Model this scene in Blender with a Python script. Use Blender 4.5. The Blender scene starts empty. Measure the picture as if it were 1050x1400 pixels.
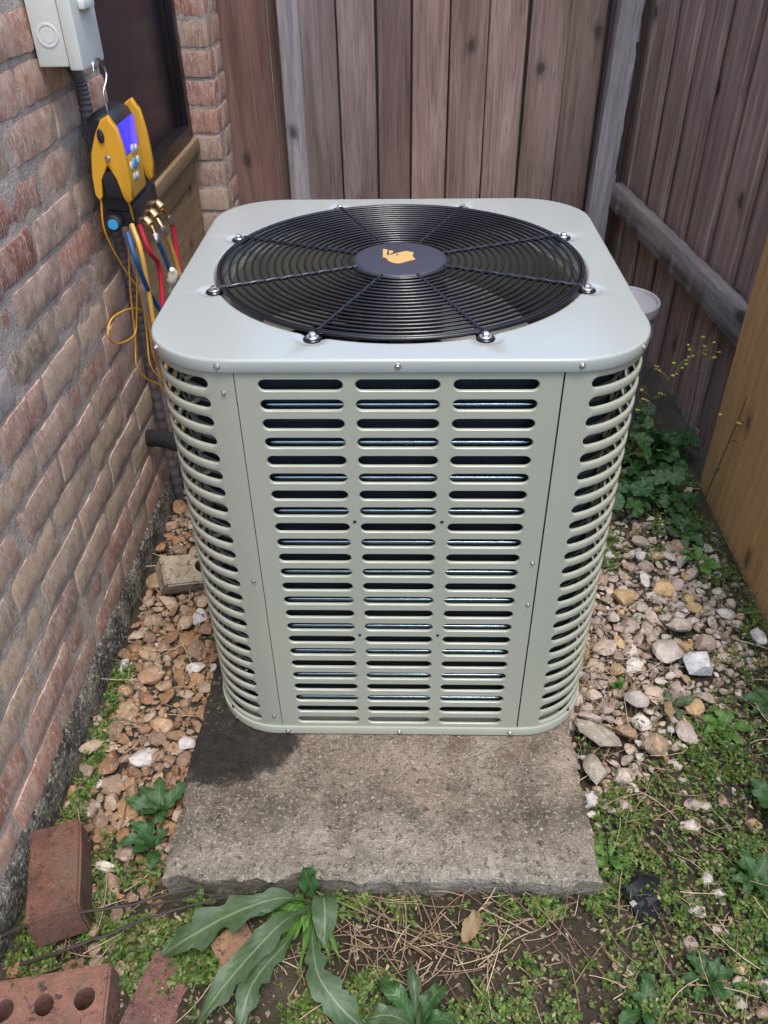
import bpy, bmesh, math, random
import numpy as np
from mathutils import Vector, Matrix, noise as mnoise

R = math.radians
rnd = random.Random(7)
scene = bpy.context.scene
C = scene.collection

# ------------------------------------------------------------------ camera
cam_data = bpy.data.cameras.new('camera')
cam = bpy.data.objects.new('camera', cam_data)
C.objects.link(cam)
cam_data.sensor_fit = 'VERTICAL'
cam_data.sensor_height = 24.0
cam_data.lens = 1104.83 / 1400 * 24.0
cam_data.clip_start = 0.02
cam_data.clip_end = 500
cam.matrix_world = Matrix(((0.999676, -0.002594, 0.025330, 0.0085),
                           (0.021722, 0.605956, -0.795201, -0.9865),
                           (-0.013286, 0.795494, 0.605816, 1.2912),
                           (0, 0, 0, 1)))
scene.camera = cam

# ------------------------------------------------------------------ sky, sun, exposure
SUN_EL, SUN_AZ = R(70), R(160)          # azimuth clockwise from +y
world = bpy.data.worlds.new('World')
scene.world = world
world.use_nodes = True
wn = world.node_tree
for n in list(wn.nodes):
    wn.nodes.remove(n)
sky = wn.nodes.new('ShaderNodeTexSky')
sky.sky_type = 'NISHITA'
sky.sun_disc = False
sky.sun_elevation = SUN_EL
sky.sun_rotation = SUN_AZ
sky.air_density = 1.0
sky.dust_density = 2.2
sky.ozone_density = 1.2
bg = wn.nodes.new('ShaderNodeBackground')
bg.inputs['Strength'].default_value = 0.15
wo = wn.nodes.new('ShaderNodeOutputWorld')
wn.links.new(sky.outputs[0], bg.inputs['Color'])
wn.links.new(bg.outputs[0], wo.inputs['Surface'])

sun_data = bpy.data.lights.new('sun', 'SUN')
sun_data.energy = 0.8
sun_data.angle = R(14)
sun_data.color = (1.0, 0.95, 0.88)
sun = bpy.data.objects.new('sun', sun_data)
C.objects.link(sun)
sd = Vector((math.sin(SUN_AZ) * math.cos(SUN_EL), math.cos(SUN_AZ) * math.cos(SUN_EL), math.sin(SUN_EL)))
sun.rotation_euler = sd.to_track_quat('Z', 'Y').to_euler()
sun.location = sd * 20

vs = scene.view_settings
vs.view_transform = 'Standard'
vs.look = 'None'
vs.gamma = 1.0
vs.exposure = 1.6
vs.use_curve_mapping = False


cy = scene.cycles
cy.max_bounces = 5
cy.diffuse_bounces = 3
cy.glossy_bounces = 2
cy.transmission_bounces = 2
cy.caustics_reflective = False
cy.caustics_refractive = False

# ------------------------------------------------------------------ helpers: materials
def newmat(name):
    m = bpy.data.materials.new(name)
    m.use_nodes = True
    nt = m.node_tree
    b = nt.nodes['Principled BSDF']
    return m, nt, b


def N(nt, kind, **kw):
    n = nt.nodes.new(kind)
    for k, v in kw.items():
        if k in n.inputs:
            n.inputs[k].default_value = v
        else:
            setattr(n, k, v)
    return n


def coords(nt, kind='Object', scale=(1, 1, 1), per_object=False):
    tc = N(nt, 'ShaderNodeTexCoord')
    mp = N(nt, 'ShaderNodeMapping')
    mp.inputs['Scale'].default_value = scale
    nt.links.new(tc.outputs[kind], mp.inputs['Vector'])
    if per_object:
        oi = N(nt, 'ShaderNodeObjectInfo')
        mu = N(nt, 'ShaderNodeMath', operation='MULTIPLY')
        mu.inputs[1].default_value = 37.0
        nt.links.new(oi.outputs['Random'], mu.inputs[0])
        nt.links.new(mu.outputs[0], mp.inputs['Location'])
    return mp.outputs[0]


def noise(nt, vec, scale, detail=4, rough=0.55, dist=0.0):
    n = N(nt, 'ShaderNodeTexNoise')
    n.inputs['Scale'].default_value = scale
    n.inputs['Detail'].default_value = detail
    n.inputs['Roughness'].default_value = rough
    n.inputs['Distortion'].default_value = dist
    nt.links.new(vec, n.inputs['Vector'])
    return n.outputs['Fac']


def ramp(nt, fac, stops, interp='LINEAR'):
    r = N(nt, 'ShaderNodeValToRGB')
    cr = r.color_ramp
    cr.interpolation = interp
    while len(cr.elements) < len(stops):
        cr.elements.new(0.5)
    for e, (p, c) in zip(cr.elements, stops):
        e.position = p
        if not hasattr(c, '__len__'):
            c = (c, c, c)
        e.color = (*c, 1)
    nt.links.new(fac, r.inputs['Fac'])
    return r.outputs['Color']


def mix(nt, fac, a, b, mode='MIX'):
    m = N(nt, 'ShaderNodeMix', data_type='RGBA', blend_type=mode)
    for sock, v in ((m.inputs[0], fac), (m.inputs[6], a), (m.inputs[7], b)):
        if hasattr(v, 'links'):
            nt.links.new(v, sock)
        elif hasattr(v, '__len__'):
            sock.default_value = (*v, 1) if len(v) == 3 else v
        else:
            sock.default_value = v
    return m.outputs[2]


def math_(nt, op, a, b=None, c=None, clamp=False):
    m = N(nt, 'ShaderNodeMath', operation=op, use_clamp=clamp)
    for i, v in enumerate((a, b, c)):
        if v is None:
            continue
        if hasattr(v, 'links'):
            nt.links.new(v, m.inputs[i])
        else:
            m.inputs[i].default_value = v
    return m.outputs[0]


def bump(nt, b, height, strength=0.5, dist=0.002):
    bn = N(nt, 'ShaderNodeBump')
    bn.inputs['Strength'].default_value = strength
    bn.inputs['Distance'].default_value = dist
    nt.links.new(height, bn.inputs['Height'])
    nt.links.new(bn.outputs[0], b.inputs['Normal'])


def objcol(nt):
    return N(nt, 'ShaderNodeObjectInfo').outputs['Color']


def attrcol(nt, name='col'):
    return N(nt, 'ShaderNodeAttribute', attribute_name=name).outputs['Color']


M = {}


def simple(name, col, rough=0.5, metal=0.0, var=0.12, vscale=20, bmp=0.0, bscale=200, coat=0.0, spec=None, flat_rough=False):
    m, nt, b = newmat(name)
    v = coords(nt)
    f = noise(nt, v, vscale, 5)
    c = mix(nt, f, [x * (1 - var) for x in col], [min(1, x * (1 + var)) for x in col])
    nt.links.new(c, b.inputs['Base Color'])
    rr = ramp(nt, noise(nt, v, vscale * 2.3, 4), [(0.3, max(0.02, rough - 0.06)), (0.7, min(1, rough + 0.08))])
    nt.links.new(rr, b.inputs['Roughness'])
    b.inputs['Metallic'].default_value = metal
    if coat:
        b.inputs['Coat Weight'].default_value = coat
        b.inputs['Coat Roughness'].default_value = 0.12
    if spec is not None:
        b.inputs['Specular IOR Level'].default_value = spec
    if bmp:
        bump(nt, b, noise(nt, v, bscale, 4), bmp, 0.001)
    if flat_rough:
        for l in list(b.inputs['Roughness'].links):
            nt.links.remove(l)
        b.inputs['Roughness'].default_value = rough
    M[name] = m
    return m


simple('cabinet', (0.33, 0.347, 0.283), 0.34, 0.0, 0.03, 9, coat=0.2, flat_rough=True)
simple('lid_sky_tint', (0.335, 0.362, 0.345), 0.2, 0.0, 0.02, 6, coat=0.4, flat_rough=True)  # cabinet paint made bluer, the sky's reflection put into the colour
simple('black_gloss', (0.006, 0.006, 0.009), 0.22, 0.0, 0.2, 30, coat=0.15)
simple('hub_black', (0.034, 0.034, 0.047), 0.42, 0.0, 0.15, 40, 0.1, 900)
simple('dark_inside', (0.012, 0.014, 0.018), 0.6)
simple('shroud_grey', (0.12, 0.125, 0.095), 0.5, 0, 0.2, 12)
simple('blade_metal', (0.20, 0.20, 0.17), 0.45, 0.4, 0.25, 14)
simple('zinc', (0.62, 0.60, 0.60), 0.28, 0.95, 0.15, 60)
simple('coil_tube', (0.30, 0.40, 0.46), 0.14, 1.0, 0.3, 25)
simple('galvanised', (0.33, 0.33, 0.29), 0.42, 0.6, 0.3, 40)
simple('gold_print', (0.52, 0.33, 0.11), 0.45, 0, 0.05)
simple('brown_print', (0.16, 0.07, 0.025), 0.5, 0, 0.05)
simple('black_plastic', (0.016, 0.016, 0.020), 0.42, 0, 0.25, 40, 0.12, 1200)
simple('yellow_plastic', (0.66, 0.33, 0.025), 0.4, 0, 0.12, 30, 0.06, 800)
simple('yellow_cable', (0.72, 0.36, 0.03), 0.45, 0, 0.08)
simple('keypad_yellow', (0.62, 0.34, 0.05), 0.45, 0, 0.08)
simple('button_grey', (0.50, 0.52, 0.55), 0.5)
simple('button_blue', (0.05, 0.33, 0.62), 0.45)
simple('brass', (0.62, 0.40, 0.18), 0.3, 0.95, 0.2, 80)
simple('hose_red', (0.50, 0.022, 0.05), 0.42, 0, 0.12, 40)
simple('hose_yellow', (0.55, 0.33, 0.07), 0.45, 0, 0.12, 40)
simple('hose_blue', (0.015, 0.085, 0.22), 0.4, 0, 0.12, 40)
simple('off_white', (0.55, 0.52, 0.42), 0.6, 0, 0.2, 60)
simple('box_paint', (0.62, 0.64, 0.59), 0.5, 0, 0.10, 15, 0.05, 500)
simple('foam_black', (0.012, 0.012, 0.013), 0.85, 0, 0.3, 60, 0.5, 300)
simple('steel_wire', (0.65, 0.65, 0.66), 0.25, 1.0)
simple('bronze_frame', (0.020, 0.016, 0.018), 0.38, 0.3, 0.2, 15)
simple('plastic_film', (0.018, 0.018, 0.022), 0.3, 0, 0.3, 40, 0.6, 90)
simple('green_stem', (0.12, 0.19, 0.05), 0.5)
simple('brown_stem', (0.05, 0.035, 0.022), 0.7)
simple('petal_yellow', (0.62, 0.48, 0.06), 0.6)
simple('twig_bark', (0.045, 0.035, 0.03), 0.8, 0, 0.3, 60, 0.6, 300)

# screen
m, nt, b = newmat('screen_blue')
v = coords(nt)
g = ramp(nt, noise(nt, v, 18, 2), [(0.35, (0.025, 0.022, 0.60)), (0.65, (0.05, 0.035, 0.78))])
nt.links.new(g, b.inputs['Base Color'])
nt.links.new(g, b.inputs['Emission Color'])
b.inputs['Emission Strength'].default_value = 0.4
b.inputs['Roughness'].default_value = 0.15
M['screen'] = m

# window glass (dark tinted)
m, nt, b = newmat('tinted_glass')
v = coords(nt)
nt.links.new(ramp(nt, noise(nt, v, 3, 3), [(0.3, (0.022, 0.015, 0.019)), (0.7, (0.036, 0.025, 0.032))]), b.inputs['Base Color'])
nt.links.new(ramp(nt, noise(nt, v, 5, 4), [(0.3, 0.28), (0.7, 0.42)]), b.inputs['Roughness'])
M['glass'] = m


def brick_mat(name, colour_of, k=1.0):
    m, nt, b = newmat(name)
    v = coords(nt, 'Object', per_object=True)
    col = colour_of(nt)
    vst = coords(nt, 'Object', (60, 150, 34), per_object=True)
    streak = noise(nt, vst, 1.0, 5, 0.75, 0.4)
    big = noise(nt, v, 19, 5, 0.7)
    mid = noise(nt, v, 110, 5, 0.75, 0.5)
    fine = noise(nt, v, 480, 3, 0.7)
    c1 = mix(nt, 1.0, col, ramp(nt, big, [(0.28, 0.66), (0.5, 1.0), (0.75, 1.2)]), 'MULTIPLY')
    c2 = mix(nt, ramp(nt, big, [(0.46, 0.0), (0.66, 0.65)]), c1, (0.55, 0.405, 0.285))
    c2 = mix(nt, ramp(nt, streak, [(0.53, 0.0), (0.60, 0.75)]), c2, (0.64, 0.53, 0.43))
    c3 = mix(nt, ramp(nt, streak, [(0.34, 0.7), (0.41, 0.0)]), c2, (0.13, 0.095, 0.085))
    c4 = mix(nt, ramp(nt, mid, [(0.56, 0.0), (0.62, 0.65)]), c3, (0.62, 0.52, 0.43))
    c5 = mix(nt, ramp(nt, mid, [(0.34, 0.75), (0.40, 0.0)]), c4, (0.09, 0.065, 0.06))
    c5 = mix(nt, ramp(nt, fine, [(0.36, 0.5), (0.43, 0.0)]), c5, (0.11, 0.08, 0.075))
    c5 = mix(nt, ramp(nt, noise(nt, v, 9, 5, 0.7, 0.8), [(0.44, 0.0), (0.66, 0.42)]), c5, (0.60, 0.455, 0.345))  # pale tan wash: brick hue plus flash brightening put into the colour
    nt.links.new(c5, b.inputs['Base Color'])
    b.inputs['Roughness'].default_value = 0.92
    h = math_(nt, 'ADD', math_(nt, 'MULTIPLY', streak, 0.9), math_(nt, 'ADD', math_(nt, 'MULTIPLY', fine, 0.5), mid))
    bump(nt, b, h, 0.55, 0.0035)
    return m


M['brick'] = brick_mat('weathered_brick', objcol)
M['brick_loose'] = None
M['brick_field'] = brick_mat('weathered_brick_field', attrcol)

m, nt, b = newmat('dirty_loose_brick')
v = coords(nt, per_object=True)
mid = noise(nt, v, 70, 6, 0.75, 0.6)
c = mix(nt, 1.0, objcol(nt), ramp(nt, noise(nt, v, 22, 5, 0.7), [(0.28, 0.55), (0.5, 1.0), (0.75, 1.35)]), 'MULTIPLY')
c = mix(nt, ramp(nt, mid, [(0.36, 0.9), (0.48, 0.0)]), c, (0.035, 0.025, 0.018))
c = mix(nt, ramp(nt, noise(nt, v, 12, 4, 0.6), [(0.50, 0.0), (0.62, 0.6)]), c, (0.15, 0.10, 0.07))
c = mix(nt, ramp(nt, noise(nt, v, 320, 3, 0.7), [(0.60, 0.0), (0.68, 0.6)]), c, (0.38, 0.27, 0.20))
c = mix(nt, ramp(nt, noise(nt, v, 35, 5, 0.7), [(0.58, 0.0), (0.72, 0.5)]), c, (0.07, 0.075, 0.03))
nt.links.new(c, b.inputs['Base Color'])
b.inputs['Roughness'].default_value = 0.9
bump(nt, b, math_(nt, 'ADD', mid, noise(nt, v, 300, 3)), 0.8, 0.004)
M['brick_loose'] = m

m, nt, b = newmat('mortar')
v = coords(nt)
c = ramp(nt, noise(nt, v, 16, 6, 0.65), [(0.3, (0.32, 0.265, 0.225)), (0.55, (0.48, 0.405, 0.35)), (0.75, (0.58, 0.50, 0.44))])
c = mix(nt, ramp(nt, noise(nt, v, 330, 3, 0.6), [(0.60, 0), (0.70, 0.8)]), c, (0.50, 0.47, 0.45))
c = mix(nt, ramp(nt, noise(nt, v, 260, 3, 0.6), [(0.30, 0.8), (0.40, 0)]), c, (0.05, 0.045, 0.045))
nt.links.new(c, b.inputs['Base Color'])
b.inputs['Roughness'].default_value = 0.95
bump(nt, b, math_(nt, 'ADD', noise(nt, v, 300, 4), noise(nt, v, 80, 4)), 1.0, 0.004)
M['mortar'] = m

# mossy foundation edge
m, nt, b = newmat('mossy_concrete')
v = coords(nt)
c = ramp(nt, noise(nt, v, 14, 7, 0.7), [(0.36, (0.022, 0.020, 0.015)), (0.48, (0.075, 0.066, 0.052)), (0.62, (0.21, 0.19, 0.16))])
c = mix(nt, ramp(nt, noise(nt, v, 95, 5, 0.75), [(0.53, 0), (0.60, 0.95)]), c, (0.42, 0.38, 0.30))
c = mix(nt, ramp(nt, noise(nt, v, 150, 4, 0.75), [(0.38, 0.95), (0.45, 0)]), c, (0.012, 0.011, 0.008))
c = mix(nt, ramp(nt, noise(nt, v, 40, 5, 0.7), [(0.60, 0), (0.74, 0.7)]), c, (0.05, 0.075, 0.02))
nt.links.new(c, b.inputs['Base Color'])
b.inputs['Roughness'].default_value = 0.95
bump(nt, b, math_(nt, 'ADD', noise(nt, v, 130, 5), noise(nt, v, 30, 5)), 1.0, 0.01)
M['foundation'] = m

# pad concrete
m, nt, b = newmat('pad_concrete')
v = coords(nt)
base = ramp(nt, noise(nt, v, 9, 7, 0.65), [(0.3, (0.11, 0.084, 0.06)), (0.5, (0.215, 0.174, 0.136)), (0.7, (0.31, 0.265, 0.215))])
# greyer exposed aggregate towards the free front part
sx = N(nt, 'ShaderNodeSeparateXYZ')
nt.links.new(v, sx.inputs[0])
wob = noise(nt, v, 7, 5, 0.6)
yy = math_(nt, 'ADD', sx.outputs['Y'], math_(nt, 'MULTIPLY', math_(nt, 'SUBTRACT', wob, 0.5), 0.16))
front = ramp(nt, math_(nt, 'MULTIPLY_ADD', yy, -9.0, -1.25, True), [(0.0, 0.0), (1.0, 0.7)])
blot = noise(nt, v, 4.2, 5, 0.65, 0.6)
grey = ramp(nt, noise(nt, v, 30, 7, 0.7), [(0.3, (0.125, 0.115, 0.092)), (0.5, (0.285, 0.265, 0.228)), (0.7, (0.50, 0.475, 0.425))])
c = mix(nt, front, base, grey)
c = mix(nt, 1.0, c, ramp(nt, blot, [(0.30, (0.68, 0.66, 0.60)), (0.5, (1.1, 1.08, 1.04)), (0.68, (1.4, 1.36, 1.30))]), 'MULTIPLY')
# moss bloom band
band = math_(nt, 'SUBTRACT', 1.0, math_(nt, 'MULTIPLY', math_(nt, 'ABSOLUTE', math_(nt, 'ADD', yy, 0.165)), 10.0), None, True)
bandm = math_(nt, 'MULTIPLY', band, ramp(nt, noise(nt, v, 11, 6, 0.65), [(0.40, 0.0), (0.6, 0.9)]))
c = mix(nt, math_(nt, 'MULTIPLY', bandm, 0.9), c, (0.05, 0.05, 0.03))
band2 = math_(nt, 'SUBTRACT', 1.0, math_(nt, 'MULTIPLY', math_(nt, 'ABSOLUTE', math_(nt, 'ADD', yy, 0.285)), 22.0), None, True)
c = mix(nt, math_(nt, 'MULTIPLY', band2, 0.35), c, (0.10, 0.10, 0.07))
# pitted aggregate
vo = N(nt, 'ShaderNodeTexVoronoi', feature='F1')
vo.inputs['Scale'].default_value = 150
nt.links.new(v, vo.inputs['Vector'])
pick = ramp(nt, vo.outputs['Color'], [(0.62, 0.0), (0.64, 1.0)])
spot = math_(nt, 'MULTIPLY', ramp(nt, vo.outputs['Distance'], [(0.28, 1.0), (0.40, 0.0)]), pick)
c = mix(nt, math_(nt, 'MULTIPLY', spot, math_(nt, 'MULTIPLY', front, 0.55)), c, (0.50, 0.44, 0.36))
c = mix(nt, ramp(nt, noise(nt, v, 170, 5, 0.75, 0.7), [(0.55, 0), (0.60, 0.7)]), c, (0.50, 0.455, 0.39))
c = mix(nt, ramp(nt, noise(nt, v, 95, 6, 0.75, 0.7), [(0.39, 0.85), (0.46, 0.0)]), c, (0.05, 0.043, 0.033))
vo2 = N(nt, 'ShaderNodeTexVoronoi', feature='F1')
vo2.inputs['Scale'].default_value = 90
nt.links.new(v, vo2.inputs['Vector'])
pick2 = ramp(nt, vo2.outputs['Color'], [(0.90, 0.0), (0.91, 1.0)])
pit = math_(nt, 'MULTIPLY', ramp(nt, vo2.outputs['Distance'], [(0.20, 1.0), (0.32, 0.0)]), pick2)
c = mix(nt, math_(nt, 'MULTIPLY', pit, 0.25), c, (0.05, 0.042, 0.035))
c = mix(nt, ramp(nt, noise(nt, v, 420, 3, 0.7), [(0.32, 0.65), (0.44, 0)]), c, (0.06, 0.05, 0.045))
# rust-brown blotches by the feet of the unit
rb = ramp(nt, noise(nt, v, 13, 6, 0.7), [(0.56, 0.0), (0.7, 0.65)])
back = math_(nt, 'MULTIPLY_ADD', yy, 9.0, 1.1, True)
c = mix(nt, math_(nt, 'MULTIPLY', rb, back), c, (0.11, 0.065, 0.04))
# wet black stain at the left rear corner
sv = N(nt, 'ShaderNodeVectorMath', operation='SUBTRACT')
nt.links.new(v, sv.inputs[0])
sv.inputs[1].default_value = (-0.345, 0.02, 0.0)
ss = N(nt, 'ShaderNodeVectorMath', operation='MULTIPLY')
nt.links.new(sv.outputs[0], ss.inputs[0])
ss.inputs[1].default_value = (1.0, 1.15, 0.0)
ln = N(nt, 'ShaderNodeVectorMath', operation='LENGTH')
nt.links.new(ss.outputs[0], ln.inputs[0])
dd = math_(nt, 'ADD', ln.outputs['Value'], math_(nt, 'MULTIPLY', math_(nt, 'SUBTRACT', noise(nt, v, 24, 6, 0.7), 0.5), 0.10))
wet = ramp(nt, dd, [(0.128, 1.0), (0.150, 0.85), (0.166, 0.0)])
lefty = math_(nt, 'ADD', math_(nt, 'ADD', sx.outputs['X'], 0.398), math_(nt, 'MULTIPLY', math_(nt, 'SUBTRACT', noise(nt, v, 10, 4), 0.5), 0.05))
lw = math_(nt, 'MULTIPLY', ramp(nt, lefty, [(0.05, 1.0), (0.11, 0.0)]), ramp(nt, sx.outputs['Y'], [(0.0, 0.0), (0.02, 1.0)]))
wet = math_(nt, 'MAXIMUM', wet, lw)
wet = math_(nt, 'MULTIPLY', wet, ramp(nt, noise(nt, v, 60, 5, 0.7), [(0.28, 1.0), (0.72, 0.86)]))
c = mix(nt, wet, c, (0.006, 0.004, 0.003))
lich = math_(nt, 'MULTIPLY', ramp(nt, noise(nt, v, 75, 5, 0.75), [(0.56, 0.0), (0.66, 0.8)]),
             math_(nt, 'MULTIPLY', ramp(nt, lefty, [(0.035, 1.0), (0.06, 0.0)]), ramp(nt, sx.outputs['Y'], [(0.0, 0.0), (0.02, 1.0)])))
c = mix(nt, lich, c, (0.30, 0.26, 0.14))
nt.links.new(c, b.inputs['Base Color'])
rr = mix(nt, wet, (0.93, 0.93, 0.93), (0.85, 0.85, 0.85))
nt.links.new(rr, b.inputs['Roughness'])
h = math_(nt, 'ADD', math_(nt, 'ADD', noise(nt, v, 300, 4), math_(nt, 'MULTIPLY', noise(nt, v, 60, 5), 1.2)), math_(nt, 'SUBTRACT', math_(nt, 'MULTIPLY', spot, 0.4), pit))
bump(nt, b, h, 1.0, 0.006)
M['pad'] = m

# dirt
m, nt, b = newmat('dirt')
v = coords(nt)
c = ramp(nt, noise(nt, v, 6, 8, 0.65), [(0.3, (0.032, 0.024, 0.014)), (0.5, (0.066, 0.050, 0.030)), (0.7, (0.12, 0.095, 0.06))])
c = mix(nt, ramp(nt, noise(nt, v, 160, 4, 0.7), [(0.58, 0), (0.70, 0.6)]), c, (0.20, 0.155, 0.105))
c = mix(nt, ramp(nt, noise(nt, v, 24, 5, 0.7), [(0.52, 0), (0.68, 0.55)]), c, (0.030, 0.045, 0.012))
nt.links.new(c, b.inputs['Base Color'])
b.inputs['Roughness'].default_value = 0.97
bump(nt, b, math_(nt, 'ADD', noise(nt, v, 220, 5, 0.7), noise(nt, v, 45, 5, 0.7)), 1.0, 0.012)
M['dirt'] = m


def stone_mat(name, colour_of, q=1.0, bd=0.004):
    m, nt, b = newmat(name)
    v = coords(nt, per_object=True)
    col = colour_of(nt)
    n1 = noise(nt, v, 1.2 * q, 5, 0.7, 0.6)
    n2 = noise(nt, v, 3.2 * q, 5, 0.75, 0.8)
    n3 = noise(nt, v, 9.0 * q, 3, 0.7)
    c = mix(nt, 1.0, col, ramp(nt, n1, [(0.3, 0.62), (0.5, 1.0), (0.72, 1.25)]), 'MULTIPLY')
    c = mix(nt, ramp(nt, n2, [(0.57, 0), (0.64, 0.6)]), c, (0.62, 0.56, 0.49))
    c = mix(nt, ramp(nt, n2, [(0.34, 0.65), (0.42, 0)]), c, (0.13, 0.085, 0.05))
    c = mix(nt, ramp(nt, n3, [(0.36, 0.6), (0.42, 0)]), c, (0.10, 0.07, 0.05))
    nt.links.new(c, b.inputs['Base Color'])
    b.inputs['Roughness'].default_value = 0.82
    bump(nt, b, math_(nt, 'ADD', math_(nt, 'MULTIPLY', n3, 0.4), math_(nt, 'ADD', n2, n1)), 0.7, bd)
    return m


M['stone'] = stone_mat('river_stone', objcol)
M['stone_field'] = stone_mat('river_stone_field', attrcol, 90.0, 0.003)


def wood_mat(name, dark, mid, light, grey=0.0, axis='Z', tint=True):
    """vertical grain; object colour tints each board"""
    m, nt, b = newmat(name)
    sc = {'Z': (1, 1, 0.05), 'Y': (1, 0.05, 1), 'X': (0.05, 1, 1)}[axis]
    v = coords(nt, 'Object', sc, per_object=True)
    v1 = coords(nt, 'Object', (1, 1, 1), per_object=True)
    g1 = noise(nt, v, 28, 6, 0.6, 1.3)
    g2 = noise(nt, v, 190, 4, 0.6)
    wv = N(nt, 'ShaderNodeTexWave', wave_type='RINGS')
    wv.inputs['Scale'].default_value = 10
    wv.inputs['Distortion'].default_value = 5.0
    wv.inputs['Detail'].default_value = 3
    nt.links.new(v, wv.inputs['Vector'])
    f = math_(nt, 'ADD', math_(nt, 'MULTIPLY', g1, 0.88), math_(nt, 'MULTIPLY', wv.outputs['Fac'], 0.12))
    c = ramp(nt, f, [(0.28, dark), (0.5, mid), (0.72, light)])
    if tint:
        c = mix(nt, 1.0, c, objcol(nt), 'MULTIPLY')
    c = mix(nt, ramp(nt, g2, [(0.34, 0.55), (0.46, 0.0)]), c, [x * 0.45 for x in dark])
    # weather blotches and knots
    bl = noise(nt, coords(nt, 'Object', (1, 1, 0.35) if axis == 'Z' else (1, 0.35, 1), per_object=True), 5, 5, 0.6)
    c = mix(nt, ramp(nt, bl, [(0.5, 0), (0.75, 0.45)]), c, [x * 0.55 for x in mid])
    if grey:
        c = mix(nt, ramp(nt, noise(nt, v, 15, 5, 0.6), [(0.42, 0), (0.65, grey)]), c, (0.30, 0.285, 0.28))
    vo = N(nt, 'ShaderNodeTexVoronoi', feature='F1', voronoi_dimensions='2D')
    vo.inputs['Scale'].default_value = 4.0
    sxyz = N(nt, 'ShaderNodeSeparateXYZ')
    nt.links.new(coords(nt, 'Object', (1, 1, 0.6) if axis == 'Z' else (1, 0.6, 1), per_object=True), sxyz.inputs[0])
    cxyz = N(nt, 'ShaderNodeCombineXYZ')
    nt.links.new(math_(nt, 'ADD', sxyz.outputs['X'], sxyz.outputs['Y']), cxyz.inputs[0])
    nt.links.new(sxyz.outputs['Z'], cxyz.inputs[1])
    nt.links.new(cxyz.outputs[0], vo.inputs['Vector'])
    kd = math_(nt, 'ADD', vo.outputs['Distance'], math_(nt, 'MULTIPLY', math_(nt, 'SUBTRACT', noise(nt, v1, 60, 3), 0.5), 0.05))
    pickk = ramp(nt, vo.outputs['Color'], [(0.45, 0.0), (0.5, 1.0)])
    kd = math_(nt, 'ADD', kd, math_(nt, 'MULTIPLY', math_(nt, 'SUBTRACT', noise(nt, v1, 22, 3), 0.5), 0.10))
    c = mix(nt, math_(nt, 'MULTIPLY', ramp(nt, kd, [(0.03, 0.9), (0.06, 0.4), (0.12, 0.0)]), pickk), c, [x * 0.3 for x in dark])
    nt.links.new(c, b.inputs['Base Color'])
    b.inputs['Roughness'].default_value = 0.86
    bump(nt, b, math_(nt, 'ADD', g2, g1), 0.55, 0.002)
    return m


M['fence_wood'] = wood_mat('fence_wood', (0.135, 0.092, 0.08), (0.235, 0.17, 0.153), (0.34, 0.262, 0.24))
M['post_wood'] = wood_mat('grey_post_wood', (0.16, 0.145, 0.145), (0.30, 0.275, 0.275), (0.44, 0.41, 0.41), 0.4)
M['rail_wood'] = wood_mat('grey_rail_wood', (0.10, 0.085, 0.075), (0.19, 0.165, 0.145), (0.30, 0.265, 0.25), 0.3, 'Y')
M['new_wood'] = wood_mat('tan_panel_wood', (0.52, 0.285, 0.10), (0.60, 0.34, 0.135), (0.65, 0.40, 0.18), 0, 'Z', False)
M['sill_panel'] = wood_mat('tan_board', (0.20, 0.13, 0.06), (0.27, 0.18, 0.09), (0.32, 0.225, 0.125), 0, 'Y', False)


def leaf_mat(name, c0, c1, rib, rough=0.45, trans=0.25):
    m, nt, b = newmat(name)
    v = coords(nt, per_object=True)
    uv = N(nt, 'ShaderNodeUVMap')
    s = N(nt, 'ShaderNodeSeparateXYZ')
    nt.links.new(uv.outputs[0], s.inputs[0])
    c = ramp(nt, noise(nt, v, 40, 5, 0.6), [(0.3, c0), (0.7, c1)])
    c = mix(nt, ramp(nt, noise(nt, v, 160, 3), [(0.62, 0), (0.72, 0.35)]), c, [x * 1.7 for x in c1])
    d = math_(nt, 'ABSOLUTE', math_(nt, 'SUBTRACT', s.outputs['X'], 0.5))
    c = mix(nt, ramp(nt, d, [(0.012, 0.7), (0.04, 0.0)]), c, rib)
    # side veins
    sv_ = math_(nt, 'SINE', math_(nt, 'MULTIPLY', math_(nt, 'SUBTRACT', s.outputs['Y'], math_(nt, 'MULTIPLY', d, 0.35)), 62.0))
    c = mix(nt, ramp(nt, sv_, [(0.93, 0), (1.0, 0.10)]), c, rib)
    nt.links.new(c, b.inputs['Base Color'])
    b.inputs['Roughness'].default_value = rough
    bump(nt, b, math_(nt, 'ADD', math_(nt, 'MULTIPLY', sv_, 0.3), noise(nt, v, 120, 3)), 0.25, 0.002)
    t = N(nt, 'ShaderNodeBsdfTranslucent')
    nt.links.new(mix(nt, 1.0, c, (1.3, 1.5, 0.7), 'MULTIPLY'), t.inputs['Color'])
    ms = N(nt, 'ShaderNodeMixShader')
    ms.inputs[0].default_value = trans
    nt.links.new(b.outputs[0], ms.inputs[1])
    nt.links.new(t.outputs[0], ms.inputs[2])
    nt.links.new(ms.outputs[0], nt.nodes['Material Output'].inputs['Surface'])
    return m


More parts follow.
